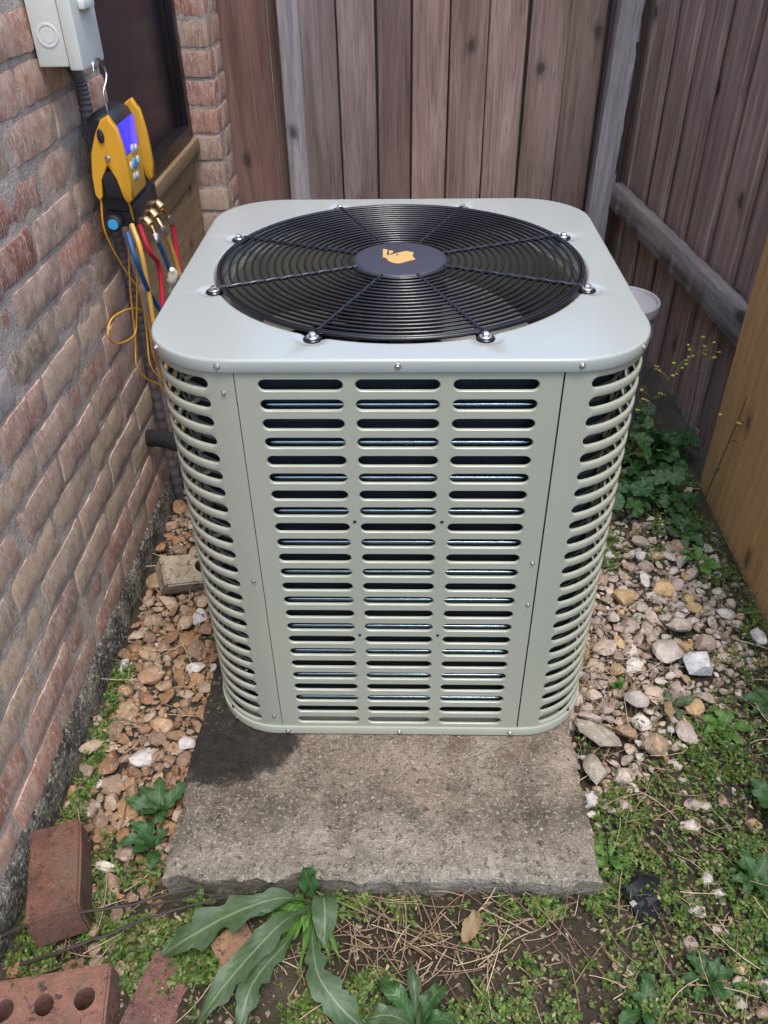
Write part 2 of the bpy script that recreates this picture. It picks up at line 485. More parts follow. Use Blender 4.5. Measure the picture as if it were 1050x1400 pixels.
M['leaf_grey'] = leaf_mat('bluegreen_leaf', (0.06, 0.11, 0.052), (0.10, 0.16, 0.078), (0.30, 0.36, 0.18), 0.5, 0.35)
M['leaf_dark'] = leaf_mat('dark_leaf', (0.025, 0.075, 0.022), (0.05, 0.125, 0.035), (0.12, 0.20, 0.07))
M['leaf_bright'] = leaf_mat('bright_leaf', (0.05, 0.14, 0.02), (0.10, 0.22, 0.035), (0.2, 0.3, 0.08))
M['leaf_dead'] = leaf_mat('dead_leaf', (0.24, 0.16, 0.085), (0.36, 0.26, 0.15), (0.2, 0.12, 0.06), 0.7)


def attr_mat(name, rough=0.7, trans=0.0):
    m, nt, b = newmat(name)
    c = mix(nt, 1.0, attrcol(nt), ramp(nt, noise(nt, coords(nt), 90, 3), [(0.3, 0.75), (0.7, 1.2)]), 'MULTIPLY')
    nt.links.new(c, b.inputs['Base Color'])
    b.inputs['Roughness'].default_value = rough
    if trans:
        t = N(nt, 'ShaderNodeBsdfTranslucent')
        nt.links.new(c, t.inputs['Color'])
        ms = N(nt, 'ShaderNodeMixShader')
        ms.inputs[0].default_value = trans
        nt.links.new(b.outputs[0], ms.inputs[1])
        nt.links.new(t.outputs[0], ms.inputs[2])
        nt.links.new(ms.outputs[0], nt.nodes['Material Output'].inputs['Surface'])
    return m


M['foliage'] = attr_mat('small_foliage', 0.55, 0.25)
M['straw'] = attr_mat('dry_straw', 0.75)

# galvanised/plastic drum
simple('drum_grey', (0.16, 0.17, 0.22), 0.55, 0, 0.25, 14, 0.2, 200)
simple('drum_lid', (0.30, 0.30, 0.32), 0.6, 0, 0.35, 9, 0.2, 200)
simple('conduit_grey', (0.135, 0.115, 0.115), 0.6, 0, 0.2, 30, 0.2, 300)


# ------------------------------------------------------------------ helpers: geometry
def link(name, me, mat=None, parent=None, loc=None):
    o = bpy.data.objects.new(name, me)
    C.objects.link(o)
    if me is not None and mat is not None and len(me.materials) == 0:
        me.materials.append(mat)
    if parent is not None:
        o.parent = parent
    if loc is not None:
        o.location = loc
    return o


def mesh(name, verts, faces, smooth=True, angle=35):
    me = bpy.data.meshes.new(name)
    me.from_pydata([tuple(v) for v in verts], [], faces)
    me.update()
    if smooth:
        me.polygons.foreach_set('use_smooth', [True] * len(me.polygons))
        me.set_sharp_from_angle(angle=R(angle))
    return me


def from_bm(name, bm, smooth=True, angle=35, recalc=True):
    if recalc:
        bmesh.ops.recalc_face_normals(bm, faces=bm.faces)
    me = bpy.data.meshes.new(name)
    bm.to_mesh(me)
    bm.free()
    if smooth:
        me.polygons.foreach_set('use_smooth', [True] * len(me.polygons))
        me.set_sharp_from_angle(angle=R(angle))
    return me


def tag(o, label=None, cat=None, group=None, kind=None):
    if label:
        o['label'] = label
    if cat:
        o['category'] = cat
    if group:
        o['group'] = group
    if kind:
        o['kind'] = kind
    return o


def empty(name, loc=(0, 0, 0)):
    o = bpy.data.objects.new(name, None)
    C.objects.link(o)
    o.location = loc
    o.empty_display_size = 0.05
    return o


class MB:
    """collects shapes into one mesh"""

    def __init__(self):
        self.v, self.f = [], []

    def add(self, v, f):
        n = len(self.v)
        self.v += [tuple(p) for p in v]
        self.f += [tuple(i + n for i in q) for q in f]
        return self

    def box(self, a, b_, bev=0.0, mat=None):
        bm = bmesh.new()
        bmesh.ops.create_cube(bm, size=1)
        c = [(a[i] + b_[i]) / 2 for i in range(3)]
        s = [abs(b_[i] - a[i]) for i in range(3)]
        for v in bm.verts:
            v.co = Vector((v.co.x * s[0], v.co.y * s[1], v.co.z * s[2]))
        if bev:
            bmesh.ops.bevel(bm, geom=list(bm.edges), offset=bev, segments=2, profile=0.6, affect='EDGES')
        bm.verts.index_update()
        pts = [v.co + Vector(c) for v in bm.verts]
        if mat is not None:
            pts = [mat @ p for p in pts]
        fs = [[v.index for v in f.verts] for f in bm.faces]
        bm.free()
        return self.add(pts, fs)

    def tube(self, pts, r, seg=8, caps=True):
        pts = [Vector(p) for p in pts]
        n = len(pts)
        rs = r if hasattr(r, '__len__') else [r] * n
        v, f = [], []
        up = None
        for i, p in enumerate(pts):
            t = (pts[min(i + 1, n - 1)] - pts[max(i - 1, 0)]).normalized()
            if up is None:
                up = t.orthogonal().normalized()
            up = (up - t * up.dot(t)).normalized()
            w = t.cross(up)
            for k in range(seg):
                a = 2 * math.pi * k / seg
                v.append(p + (up * math.cos(a) + w * math.sin(a)) * rs[i])
        for i in range(n - 1):
            for k in range(seg):
                k2 = (k + 1) % seg
                f.append((i * seg + k, i * seg + k2, (i + 1) * seg + k2, (i + 1) * seg + k))
        if caps:
            f.append(tuple(range(seg))[::-1])
            f.append(tuple((n - 1) * seg + k for k in range(seg)))
        return self.add(v, f)

    def lathe(self, prof, seg=32, origin=(0, 0, 0), mat=None):
        """prof list of (r, z)"""
        v, f = [], []
        o = Vector(origin)
        for r, z in prof:
            for k in range(seg):
                a = 2 * math.pi * k / seg
                p = Vector((r * math.cos(a), r * math.sin(a), z))
                if mat is not None:
                    p = mat @ p
                v.append(p + o)
        for i in range(len(prof) - 1):
            for k in range(seg):
                k2 = (k + 1) % seg
                f.append((i * seg + k, i * seg + k2, (i + 1) * seg + k2, (i + 1) * seg + k))
        if prof[0][0] > 1e-6:
            f.append(tuple(range(seg))[::-1])
        if prof[-1][0] > 1e-6:
            f.append(tuple((len(prof) - 1) * seg + k for k in range(seg)))
        return self.add(v, f)

    def torus(self, r, t, z, seg=96, sub=6, c=(0, 0)):
        v, f = [], []
        for i in range(seg):
            a = 2 * math.pi * i / seg
            for k in range(sub):
                q = 2 * math.pi * k / sub
                rr = r + t * math.cos(q)
                v.append((c[0] + rr * math.cos(a), c[1] + rr * math.sin(a), z + t * math.sin(q)))
        for i in range(seg):
            for k in range(sub):
                f.append((i * sub + k, ((i + 1) % seg) * sub + k, ((i + 1) % seg) * sub + (k + 1) % sub, i * sub + (k + 1) % sub))
        return self.add(v, f)

    def prism(self, poly, fn, depth, bev=0.0):
        """poly 2d outline; fn(u, v, w) -> xyz; extruded along w 0..depth"""
        n = len(poly)
        cx = sum(p[0] for p in poly) / n
        cy = sum(p[1] for p in poly) / n
        v = []
        lv = [(0, bev), (bev, 0), (depth - bev, 0), (depth, bev)] if bev else [(0, 0), (depth, 0)]
        for w, ins in lv:
            for (a, b_) in poly:
                d = math.hypot(a - cx, b_ - cy) or 1
                k = 1 - ins / d
                v.append(fn(cx + (a - cx) * k, cy + (b_ - cy) * k, w))
        f = []
        L_ = len(lv)
        for i in range(L_ - 1):
            for k in range(n):
                k2 = (k + 1) % n
                f.append((i * n + k, i * n + k2, (i + 1) * n + k2, (i + 1) * n + k))
        f.append(tuple(range(n))[::-1])
        f.append(tuple((L_ - 1) * n + k for k in range(n)))
        return self.add(v, f)

    def build(self, name, mat, parent=None, smooth=True, angle=35, loc=None):
        bm = bmesh.new()
        vs_ = [bm.verts.new(p) for p in self.v]
        for q in self.f:
            try:
                bm.faces.new([vs_[i] for i in q])
            except ValueError:
                pass
        return link(name, from_bm(name, bm, smooth, angle), mat, parent, loc)


def bez(pts, n=12):
    """Catmull-Rom through points"""
    P = [Vector(p) for p in pts]
    P = [P[0] * 2 - P[1]] + P + [P[-1] * 2 - P[-2]]
    out = []
    for i in range(1, len(P) - 2):
        a, b_, c_, d = P[i - 1], P[i], P[i + 1], P[i + 2]
        for k in range(n):
            t = k / n
            out.append(0.5 * ((2 * b_) + (c_ - a) * t + (2 * a - 5 * b_ + 4 * c_ - d) * t * t + (3 * b_ - a - 3 * c_ + d) * t ** 3))
    out.append(P[-2])
    return out


def fbm(x, y, z=0.0):
    return mnoise.fractal(Vector((x, y, z)), 1.0, 2.0, 4)


# ------------------------------------------------------------------ ground
PX0, PX1, PY0, PY1 = -0.398, 0.339, -0.292, 0.80       # concrete pad footprint


def ground_z(x, y):
    z = -0.058 + 0.010 * fbm(x * 2.5, y * 2.5) + 0.005 * fbm(x * 11, y * 11, 3)
    if x > 0.3:
        z += 0.022 * min(1, (x - 0.3) / 0.25)
    return z


xs = np.concatenate([[-40, -12, -4, -1.6], np.arange(-0.9, 1.3, 0.02), [1.8, 4, 12, 40]])
ys = np.concatenate([[-40, -12, -4, -1.6], np.arange(-0.9, 2.6, 0.02), [3, 6, 15, 40]])
gv, gf = [], []
for j, y in enumerate(ys):
    for i, x in enumerate(xs):
        z = ground_z(x, y) if abs(x) < 2 and -2 < y < 3 else -0.058
        gv.append((x, y, z))
nx = len(xs)
for j in range(len(ys) - 1):
    for i in range(nx - 1):
        gf.append((j * nx + i, j * nx + i + 1, (j + 1) * nx + i + 1, (j + 1) * nx + i))
tag(link('ground', mesh('ground', gv, gf, True, 180), M['dirt']), kind='structure')


# ------------------------------------------------------------------ concrete pad
def pad_mesh():
    nxp, nyp = 74, 110
    v, f = [], []

    def edge_x(x, y):
        return 0.006 * fbm(x * 9, y * 9, 5) + 0.005 * fbm(x * 40, y * 40, 9)
    for j in range(nyp + 1):
        for i in range(nxp + 1):
            x = PX0 + (PX1 - PX0) * i / nxp
            y = PY0 + (PY1 - PY0) * j / nyp
            d = min(i, nxp - i, j, nyp - j)
            z = 0.0012 * fbm(x * 12, y * 12, 1) - 0.001
            if d == 0:
                z -= 0.004 + 0.009 * abs(fbm(x * 26, y * 26))
            elif d == 1:
                z -= 0.001 + 0.004 * max(0, fbm(x * 26, y * 26, 4))
            x += edge_x(x + 3, y) if i in (0, nxp) else 0
            y += edge_x(x, y + 7) * 1.3 if j in (0, nyp) else 0
            v.append((x, y, min(z, -0.0004)))
    W = nxp + 1
    for j in range(nyp):
        for i in range(nxp):
            f.append((j * W + i, j * W + i + 1, (j + 1) * W + i + 1, (j + 1) * W + i))
    loop = [i for i in range(W)] + [(j + 1) * W - 1 for j in range(1, nyp + 1)] + \
           [nyp * W + i for i in range(nxp - 1, -1, -1)] + [j * W for j in range(nyp - 1, 0, -1)]
    prev = loop
    for lev, dz in enumerate((-0.016, -0.034, -0.052, -0.085)):
        cur = []
        for k in loop:
            x, y, z = v[k]
            ins = 0.006 * fbm(x * 22, y * 22, lev * 4.0) + 0.002 * lev
            x2 = x - ins * (1 if x > 0 else -1)
            y2 = y + ins if y < 0.25 else y - ins
            v.append((x2, y2, dz + 0.004 * fbm(x * 14, y * 14, lev)))
            cur.append(len(v) - 1)
        n = len(loop)
        for k in range(n):
            f.append((prev[k], cur[k], cur[(k + 1) % n], prev[(k + 1) % n]))
        prev = cur
    bm = bmesh.new()
    vv = [bm.verts.new(p) for p in v]
    for q in f:
        bm.faces.new([vv[i] for i in q])
    return from_bm('concrete_pad', bm, True, 60)


tag(link('concrete_pad', pad_mesh(), M['pad']), 'grey brown concrete pad under the air conditioner with a black wet stain', 'concrete pad')

# ------------------------------------------------------------------ brick house wall
XW = -0.652                       # brick face plane
wall = tag(empty('brick_house_wall', (XW, 0.0, -0.06)), 'weathered red and tan brick house wall on the left of the unit', 'wall')
WO = Vector((XW, 0.0, -0.06))
PITCH, Z0 = 0.0773, 0.014
BH = 0.0625                       # brick height
PAL = [(0.42, 0.185, 0.13), (0.44, 0.225, 0.16), (0.41, 0.255, 0.19), (0.46, 0.315, 0.21), (0.50, 0.365, 0.235),
       (0.39, 0.245, 0.195), (0.34, 0.225, 0.185), (0.45, 0.28, 0.205), (0.42, 0.305, 0.225), (0.40, 0.20, 0.15), (0.47, 0.335, 0.235)]


def brick_mesh(seed, L=0.216, H=BH, D=0.09):
    """rough brick; face towards +x, centred on origin of its face"""
    r = random.Random(seed)
    nU, nV = 13, 5
    v, f = [], []
    for j in range(nV + 1):
        for i in range(nU + 1):
            u = -L / 2 + L * i / nU
            w = -H / 2 + H * j / nV
            edge = i in (0, nU) or j in (0, nV)
            dx = 0.0018 * fbm(u * 30 + seed * 7, w * 30, seed)
            if edge:
                dx -= 0.0012 + 0.004 * abs(fbm(u * 45 + seed, w * 45, seed + 2))
                corner = i in (0, nU) and j in (0, nV)
                if corner:
                    dx -= 0.003 * r.random()
                u2 = u + 0.004 * fbm(w * 25, u * 25, seed + 5) * (1 if i in (0, nU) else 0)
                w2 = w + 0.0035 * fbm(u * 25, w * 25, seed + 8) * (1 if j in (0, nV) else 0)
                if corner:
                    k = r.uniform(0.96, 1.0)
                    u2 *= 1 - (1 - k) * 0.4
                    w2 *= k
            else:
                u2, w2 = u, w
            v.append((dx, u2, w2))
    W = nU + 1
    for j in range(nV):
        for i in range(nU):
            f.append((j * W + i, j * W + i + 1, (j + 1) * W + i + 1, (j + 1) * W + i))
    loop = list(range(W)) + [(j + 1) * W - 1 for j in range(1, nV + 1)] + [nV * W + i for i in range(nU - 1, -1, -1)] + [j * W for j in range(nV - 1, 0, -1)]
    base = len(v)
    for k in loop:
        v.append((-D, v[k][1], v[k][2]))
    n = len(loop)
    for k in range(n):
        f.append((loop[k], base + k, base + (k + 1) % n, loop[(k + 1) % n]))
    f.append(tuple(base + k for k in range(n)))
    return v, f


BV = [brick_mesh(s) for s in range(8)]


def brick_me(i):
    v, f = BV[i]
    bm = bmesh.new()
    vv = [bm.verts.new(p) for p in v]
    for q in f:
        bm.faces.new([vv[k] for k in q])
    me = from_bm('brick', bm, True, 40)
    me.materials.append(M['brick'])
    return me


BME = [brick_me(i) for i in range(8)]
ANCH = {2: [-0.024, 0.198], 3: [0.072, 0.289, 0.49], 4: [-0.012, 0.192], 5: [0.072, 0.277], 6: [0.203, 0.399, 0.616],
        7: [0.306, 0.502, 0.678], 8: [0.207, 0.424, 0.64], 9: [0.28, 0.504], 10: [0.43, 0.653], 11: [0.513, 0.742],
        12: [0.423, 0.651], 13: [0.524]}
YEDGE = 0.965
FC = {}                      # colours of bricks that stand out: (course, index of joint at its near end)
field_v, field_f, field_c = [], [], []
mort = 0.015


def brick_col(r):
    c = r.choice(PAL)
    k = r.uniform(0.95, 1.3)
    return tuple(min(1, x * k) for x in c)


def place_brick(y0, y1, k, individual, r, col=None):
    L = (y1 - y0) - mort
    if L < 0.02:
        return
    zc = Z0 + PITCH * (k + 0.5) + r.uniform(-0.002, 0.002)
    yc = (y0 + y1) / 2
    i = r.randrange(8)
    col = col or brick_col(r)
    sx = L / 0.216
    dx = r.uniform(-0.0025, 0.0025)
    if individual:
        o = link('brick', BME[i], None, wall)
        o.location = (dx, yc, zc + 0.06)
        o.scale = (1, sx, 1)
        o.rotation_euler = (r.uniform(-0.008, 0.008), r.uniform(-0.02, 0.02), 0)
        o.color = (*col, 1)
    else:
        v, f = BV[i]
        n = len(field_v)
        for p in v:
            field_v.append((p[0] + dx, p[1] * sx + yc, p[2] + zc + 0.06))
        for q in f:
            field_f.append(tuple(a + n for a in q))
        field_c.append((len(v), col))


SPECIAL = {(8, 0.207): (0.43, 0.40, 0.40), (9, 0.28): (0.34, 0.13, 0.085), (8, 0.424): (0.29, 0.215, 0.15), (10, 0.43): (0.33, 0.12, 0.085),
           (11, 0.513): (0.34, 0.125, 0.09), (3, 0.289): (0.17, 0.065, 0.05), (12, 0.423): (0.33, 0.255, 0.17), (6, 0.616): (0.15, 0.105, 0.10)}
rb_ = random.Random(11)
for k in range(0, 33):
    if k in ANCH:
        js = list(ANCH[k])
    else:
        js = [(0.10 if k % 2 else -0.015) + rb_.uniform(-0.015, 0.015)]
    while js[0] > -1.6:
        js.insert(0, js[0] - 0.222 + rb_.uniform(-0.01, 0.01))
    while js[-1] < YEDGE - 0.235:
        js.append(js[-1] + 0.222 + rb_.uniform(-0.01, 0.01))
    if YEDGE - js[-1] < 0.05:
        js[-1] = YEDGE
    else:
        js.append(YEDGE + mort)
    for a, b_ in zip(js, js[1:]):
        zc = Z0 + PITCH * (k + 0.5)
        near = b_ > -0.62 and zc < 1.30 and (b_ > 0.62 * zc - 0.55)
        col = None
        for (kk, ja), cc in SPECIAL.items():
            if kk == k and abs(b_ - ja) < 0.01 and kk in (8, 9, 10, 11, 12):
                col = cc
        place_brick(a, b_, k, near, rb_, col)
# far pillar between window and fence: face bricks along the wall plane, headers on the reveal
YJ, YEND, XI = 2.10, 2.30, -0.775


def pillar_bricks():
    r = random.Random(5)
    PP = [(0.42, 0.16, 0.12), (0.38, 0.24, 0.18), (0.44, 0.17, 0.13), (0.34, 0.20, 0.16), (0.42, 0.32, 0.21), (0.36, 0.15, 0.12)]
    for k in range(0, 17):
        zc = Z0 + 0.0895 * (k + 0.5) + 0.06
        seq = [(YJ, YJ + 0.108), (YJ + 0.108, YEND)] if k % 2 else [(YJ, YJ + 0.22)]
        colr = r.choice(PP)
        # reveal face (towards the viewer): a brick end or a stretcher turned 90 degrees
        o = link('brick', BME[r.randrange(8)], None, wall)
        o.scale = (0.8, (XW - XI - 0.004) / 0.216, 1.17)
        o.rotation_euler = (0, 0, R(-90))
        o.location = ((XI - XW) / 2 + 0.0, YJ + r.uniform(-0.002, 0.002), zc)
        o.color = (*colr, 1)
        for n_, (a, b_) in enumerate(seq):
            o = link('brick', BME[r.randrange(8)], None, wall)
            a2 = a + (0.074 if n_ == 0 else 0)
            if b_ - a2 < 0.03:
                continue
            o.scale = (0.8, (b_ - a2 - mort) / 0.216, 1.17)
            o.location = (0.001, (a2 + b_) / 2, zc)
            o.color = (*r.choice(PAL), 1)


pillar_bricks()
for o in wall.children:
    pass


def add_attr_col(me, cols):
    a = me.color_attributes.new('col', 'FLOAT_COLOR', 'POINT')
    a.data.foreach_set('color', np.asarray(cols, dtype=np.float32).ravel())


bm = bmesh.new()
fvv = [bm.verts.new(p) for p in field_v]
for q in field_f:
    bm.faces.new([fvv[i] for i in q])
me = from_bm('brick_field', bm, True, 40)
cols = []
for n, c in field_c:
    cols += [(*c, 1)] * n
add_attr_col(me, cols)
tag(link('brick_field', me, M['brick_field'], wall), kind='stuff')


def mortar_core():
    mb = MB()
    # near wall slab (front face recessed behind brick faces), subdivided for a hand-struck face
    def sheet(y0, y1, z0, z1, x0, thick):
        nU, nV = max(2, int((y1 - y0) / 0.02)), max(2, int((z1 - z0) / 0.02))
        v, f = [], []
        for j in range(nV + 1):
            for i in range(nU + 1):
                y = y0 + (y1 - y0) * i / nU
                z = z0 + (z1 - z0) * j / nV
                v.append((x0 + 0.0026 * fbm(y * 25, z * 25, 2) + 0.0022 * fbm(y * 6, z * 6, 9), y, z))
        W = nU + 1
        for j in range(nV):
            for i in range(nU):
                f.append((j * W + i, j * W + i + 1, (j + 1) * W + i + 1, (j + 1) * W + i))
        loop = list(range(W)) + [(j + 1) * W - 1 for j in range(1, nV + 1)] + [nV * W + i for i in range(nU - 1, -1, -1)] + [j * W for j in range(nV - 1, 0, -1)]
        base = len(v)
        for k in loop:
            v.append((x0 - thick, v[k][1], v[k][2]))
        n = len(loop)
        for k in range(n):
            f.append((loop[k], base + k, base + (k + 1) % n, loop[(k + 1) % n]))
        f.append(tuple(base + k for k in range(n)))
        mb.add(v, f)
    sheet(-1.75, YEDGE - 0.004, 0.06, 2.68, -0.0032, 0.16)
    sheet(YJ + 0.004, YEND, 0.06, 2.68, -0.0032, 0.119)
    # wall above the window
    sheet(YEDGE + 0.002, YJ + 0.004, 1.95, 2.68, -0.02, 0.14)
    return mb


mortar_core().build('mortar', M['mortar'], wall, True, 60)


def foundation():
    v, f = [], []
    n = 160
    prof = [(0.006, -0.05), (0.009, 0.01), (0.007, 0.055), (0.004, 0.078), (-0.004, 0.088), (-0.02, 0.090)]
    for i in range(n + 1):
        y = -1.75 + (YEDGE + 1.75) * i / n
        for k, (dx, z) in enumerate(prof):
            v.append((dx + 0.006 * fbm(y * 14, z * 30, 4) + 0.002 * fbm(y * 60, z * 60, 4), y, z + (0.007 * fbm(y * 8, 1.0, 8) if k > 1 else 0)))
    m_ = len(prof)
    for i in range(n):
        for k in range(m_ - 1):
            f.append((i * m_ + k, (i + 1) * m_ + k, (i + 1) * m_ + k + 1, i * m_ + k + 1))
    mb = MB().add(v, f)
    mb.box((-0.16, YEDGE + 0.001, -0.05), (0.004, YEND, 0.088))
    return mb


foundation().build('foundation', M['foundation'], wall, True, 180)

# recessed window with dark frame, tan board below
win = empty('window', (0, 0, 0))
win.parent = wall
XIr = XI - XW                       # relative x of the window plane
ZW = 0.640 + 0.06
mb = MB()
y0, y1 = YEDGE - 0.12, YJ - 0.006
for a, b_ in (((XIr - 0.05, y1 - 0.05, ZW), (XIr + 0.028, y1, 1.95)), ((XIr - 0.05, y0, ZW), (XIr + 0.028, y0 + 0.05, 1.95)),
              ((XIr - 0.05, y0 + 0.05, ZW), (XIr + 0.032, y1 - 0.05, ZW + 0.045)), ((XIr - 0.05, y0 + 0.05, 1.90), (XIr + 0.028, y1 - 0.05, 1.95))):
    mb.box(a, b_, 0.003)
mb.box((XIr - 0.03, y1 - 0.075, ZW + 0.045), (XIr + 0.008, y1 - 0.052, 1.9), 0.002)
mb.build('window_frame', M['bronze_frame'], win)
MB().box((XIr - 0.02, y0 + 0.05, ZW + 0.043), (XIr - 0.012, y1 - 0.06, 1.90)).build('window_pane', M['glass'], win)
mb = MB()
mb.box((XIr - 0.02, y0, ZW - 0.045), (XIr + 0.046, y1, ZW - 0.002), 0.004)
mb.build('window_sill', M['sill_panel'], win)
MB().box((XIr - 0.05, y0, 0.06), (XIr + 0.018, y1, ZW - 0.047), 0.003).build('board', M['sill_panel'], wall)
mb = MB()
mb.box((XIr + 0.018, y0 + 0.02, ZW - 0.13), (XIr + 0.026, y1 - 0.05, ZW - 0.05), 0.002)
mb.build('board', M['sill_panel'], wall)

# ------------------------------------------------------------------ back fence
YF = 2.33
back = tag(empty('wooden_fence', (0, YF, -0.05)), 'weathered brown vertical board fence behind the unit', 'fence')


def board_mesh(w, h, t, seed, axis='x'):
    r = random.Random(seed)
    n = 12
    v, f = [], []
    for i in range(n + 1):
        z = h * i / n
        dx0 = 0.0015 * fbm(z * 2, seed, 1)
        dx1 = 0.0015 * fbm(z * 2, seed, 6)
        dy = 0.002 * fbm(z * 1.3, seed, 3)
        c = 0.0025
        for (px, py) in ((-w / 2 + dx0, t), (-w / 2 + dx0, c), (-w / 2 + dx0 + c, 0), (0, 0.0006 * (r.random() - .5)), (w / 2 + dx1 - c, 0), (w / 2 + dx1, c), (w / 2 + dx1, t)):
            v.append((px, py + dy, z) if axis == 'x' else (py + dy, px, z))
    m_ = 7
    for i in range(n):
        for k in range(m_):
            k2 = (k + 1) % m_
            f.append((i * m_ + k, i * m_ + k2, (i + 1) * m_ + k2, (i + 1) * m_ + k))
    f.append(tuple(range(m_)))
    f.append(tuple(n * m_ + k for k in range(m_)))
    bm = bmesh.new()
    vv = [bm.verts.new(p) for p in v]
    for q in f:
        bm.faces.new([vv[k] for k in q])
    return from_bm('board', bm, True, 30)


BX = [-0.375, -0.236, -0.096, 0.030, 0.166, 0.306, 0.445, 0.588, 0.722, 0.85]
BT = [(0.88, 0.90, 0.94), (1.0, 1.0, 1.04), (0.70, 0.62, 0.62), (1.22, 1.15, 1.12), (1.05, 0.98, 0.94), (1.18, 1.12, 1.10), (0.90, 0.86, 0.84), (0.74, 0.70, 0.66), (0.5, 0.45, 0.43)]
for i, (a, b_) in enumerate(zip(BX, BX[1:])):
    o = link('board', board_mesh(b_ - a - 0.0065, 1.85, 0.018, 20 + i), M['fence_wood'], back)
    o.location = ((a + b_) / 2, rnd.uniform(0, 0.006), 0.03)
    o.rotation_euler = (0, R(rnd.uniform(-0.3, 0.3)), 0)
    o.color = (*BT[i], 1)
for i, (a, b_, t, dy) in enumerate(((-0.72, -0.49, (0.80, 0.58, 0.52), 0.03), (-0.486, -0.425, (0.70, 0.52, 0.45), 0.035), (-0.43, -0.34, (0.7, 0.6, 0.55), 0.05))):
    o = link('board', board_mesh(b_ - a, 1.85, 0.018, 40 + i), M['fence_wood'], back)
    o.location = ((a + b_) / 2, dy, 0.03)
    o.color = (*t, 1)


for i in range(10):                       # added second layer of boards, tinted dark so the gaps read as shade
    o = link('board', board_mesh(0.13, 1.83, 0.016, 55 + i), M['fence_wood'], back)
    o.location = (-0.36 + 0.1365 * i - 0.012, 0.034, 0.03)
    o.color = (0.35, 0.38, 0.30, 1)


def rough_post(w, d, h, seed, rot, amp):
    v, f = [], []
    n = 48
    prof = [(-w / 2, d), (-w / 2, 0.004), (-w / 2 + 0.004, 0), (-w / 6, 0.0), (w / 6, 0.0), (w / 2 - 0.004, 0), (w / 2, 0.004), (w / 2, d)]
    for i in range(n + 1):
        z = h * i / n
        for k, (px, py) in enumerate(prof):
            e = amp * (fbm(z * 9, k * 0.6, seed) + 0.5 * fbm(z * 28, k, seed))
            side = 1 if k >= 5 else (0.4 if k <= 2 else 0.15)
            v.append((px - abs(e) * side if k >= 4 else px + abs(e) * 0.4 * side, py + abs(e) * 0.3, z))
    m_ = len(prof)
    for i in range(n):
        for k in range(m_):
            k2 = (k + 1) % m_
            f.append((i * m_ + k, i * m_ + k2, (i + 1) * m_ + k2, (i + 1) * m_ + k))
    f.append(tuple(range(m_)))
    f.append(tuple(n * m_ + k for k in range(m_)))
    bm = bmesh.new()
    vv = [bm.verts.new(p) for p in v]
    for q in f:
        bm.faces.new([vv[k] for k in q])
    return from_bm('post', bm, True, 40)


o = link('post', rough_post(0.075, 0.04, 1.85, 3, 0, 0.003), M['post_wood'], back)
o.location = (-0.405, -0.042, 0.02)
o.color = (1.0, 1.0, 1.03, 1)
o = link('post', rough_post(0.085, 0.085, 1.9, 9, 0, 0.016), M['post_wood'], back)
o.location = (0.755, -0.10, 0.0)
o.rotation_euler = (0, R(1.2), R(-4))
o.color = (1.12, 1.12, 1.15, 1)
tag(o, 'grey splintered corner post')

# ------------------------------------------------------------------ right fence
side = tag(empty('wooden_fence', (0.90, 1.6, -0.05)), 'brown side board fence on the right behind the grey rail', 'fence')
yb = 2.30
i = 0
while yb > -0.9:
    proud = i % 2 == 0
    w = 0.150 if proud else 0.14
    o = link('board', board_mesh(w, 1.9, 0.018, 70 + i, 'y'), M['fence_wood'], side)
    xline = -0.020 + 0.04 * (1.6 - yb) / 1.0
    o.location = (xline + (0.0 if proud else 0.021), yb - 1.6, 0.035)
    o.rotation_euler = (R(rnd.uniform(-0.5, 0.5)), R(rnd.uniform(-.3, .3)), R(1.7))
    k = rnd.uniform(1.2, 1.65)  # brighter tint than the back fence, light on this side put into colour
    o.color = (k * 1.04, k * 0.99, k * 0.90, 1)
    yb -= 0.105
    i += 1
# rail (part of the side fence)
ra, rc_ = Vector((0.837, 2.24, 0.385)), Vector((0.893, 0.912, 0.425))
d = rc_ - ra
L = d.length
mb = MB()
v, f = [], []
n = 40
for i in range(n + 1):
    y = -L * i / n
    e = 0.003 * fbm(y * 5, 1, 1)
    for k, (px, pz) in enumerate(((0.0, -0.045), (-0.034, -0.045), (-0.037, -0.042), (-0.037, 0.040), (-0.034, 0.045), (-0.012, 0.0455), (0.0, 0.045))):
        s = 0.003 * fbm(y * 18, k * 1.7, 2)
        v.append((px + e + s * 0.6, y, pz + s))
m_ = 7
for i in range(n):
    for k in range(m_):
        k2 = (k + 1) % m_
        f.append((i * m_ + k, i * m_ + k2, (i + 1) * m_ + k2, (i + 1) * m_ + k))
f.append(tuple(range(m_)))
f.append(tuple(n * m_ + k for k in range(m_)))
mb.add(v, f)
o = mb.build('rail', M['rail_wood'], side, True, 40)
o.location = ra - Vector((0.90, 1.6, -0.05))
yaw = math.atan2(d.x, -d.y)
o.rotation_euler = (-math.asin(d.z / L), 0, yaw)
o.color = (1, 1, 1, 1)
tag(o, 'grey weathered horizontal rail')

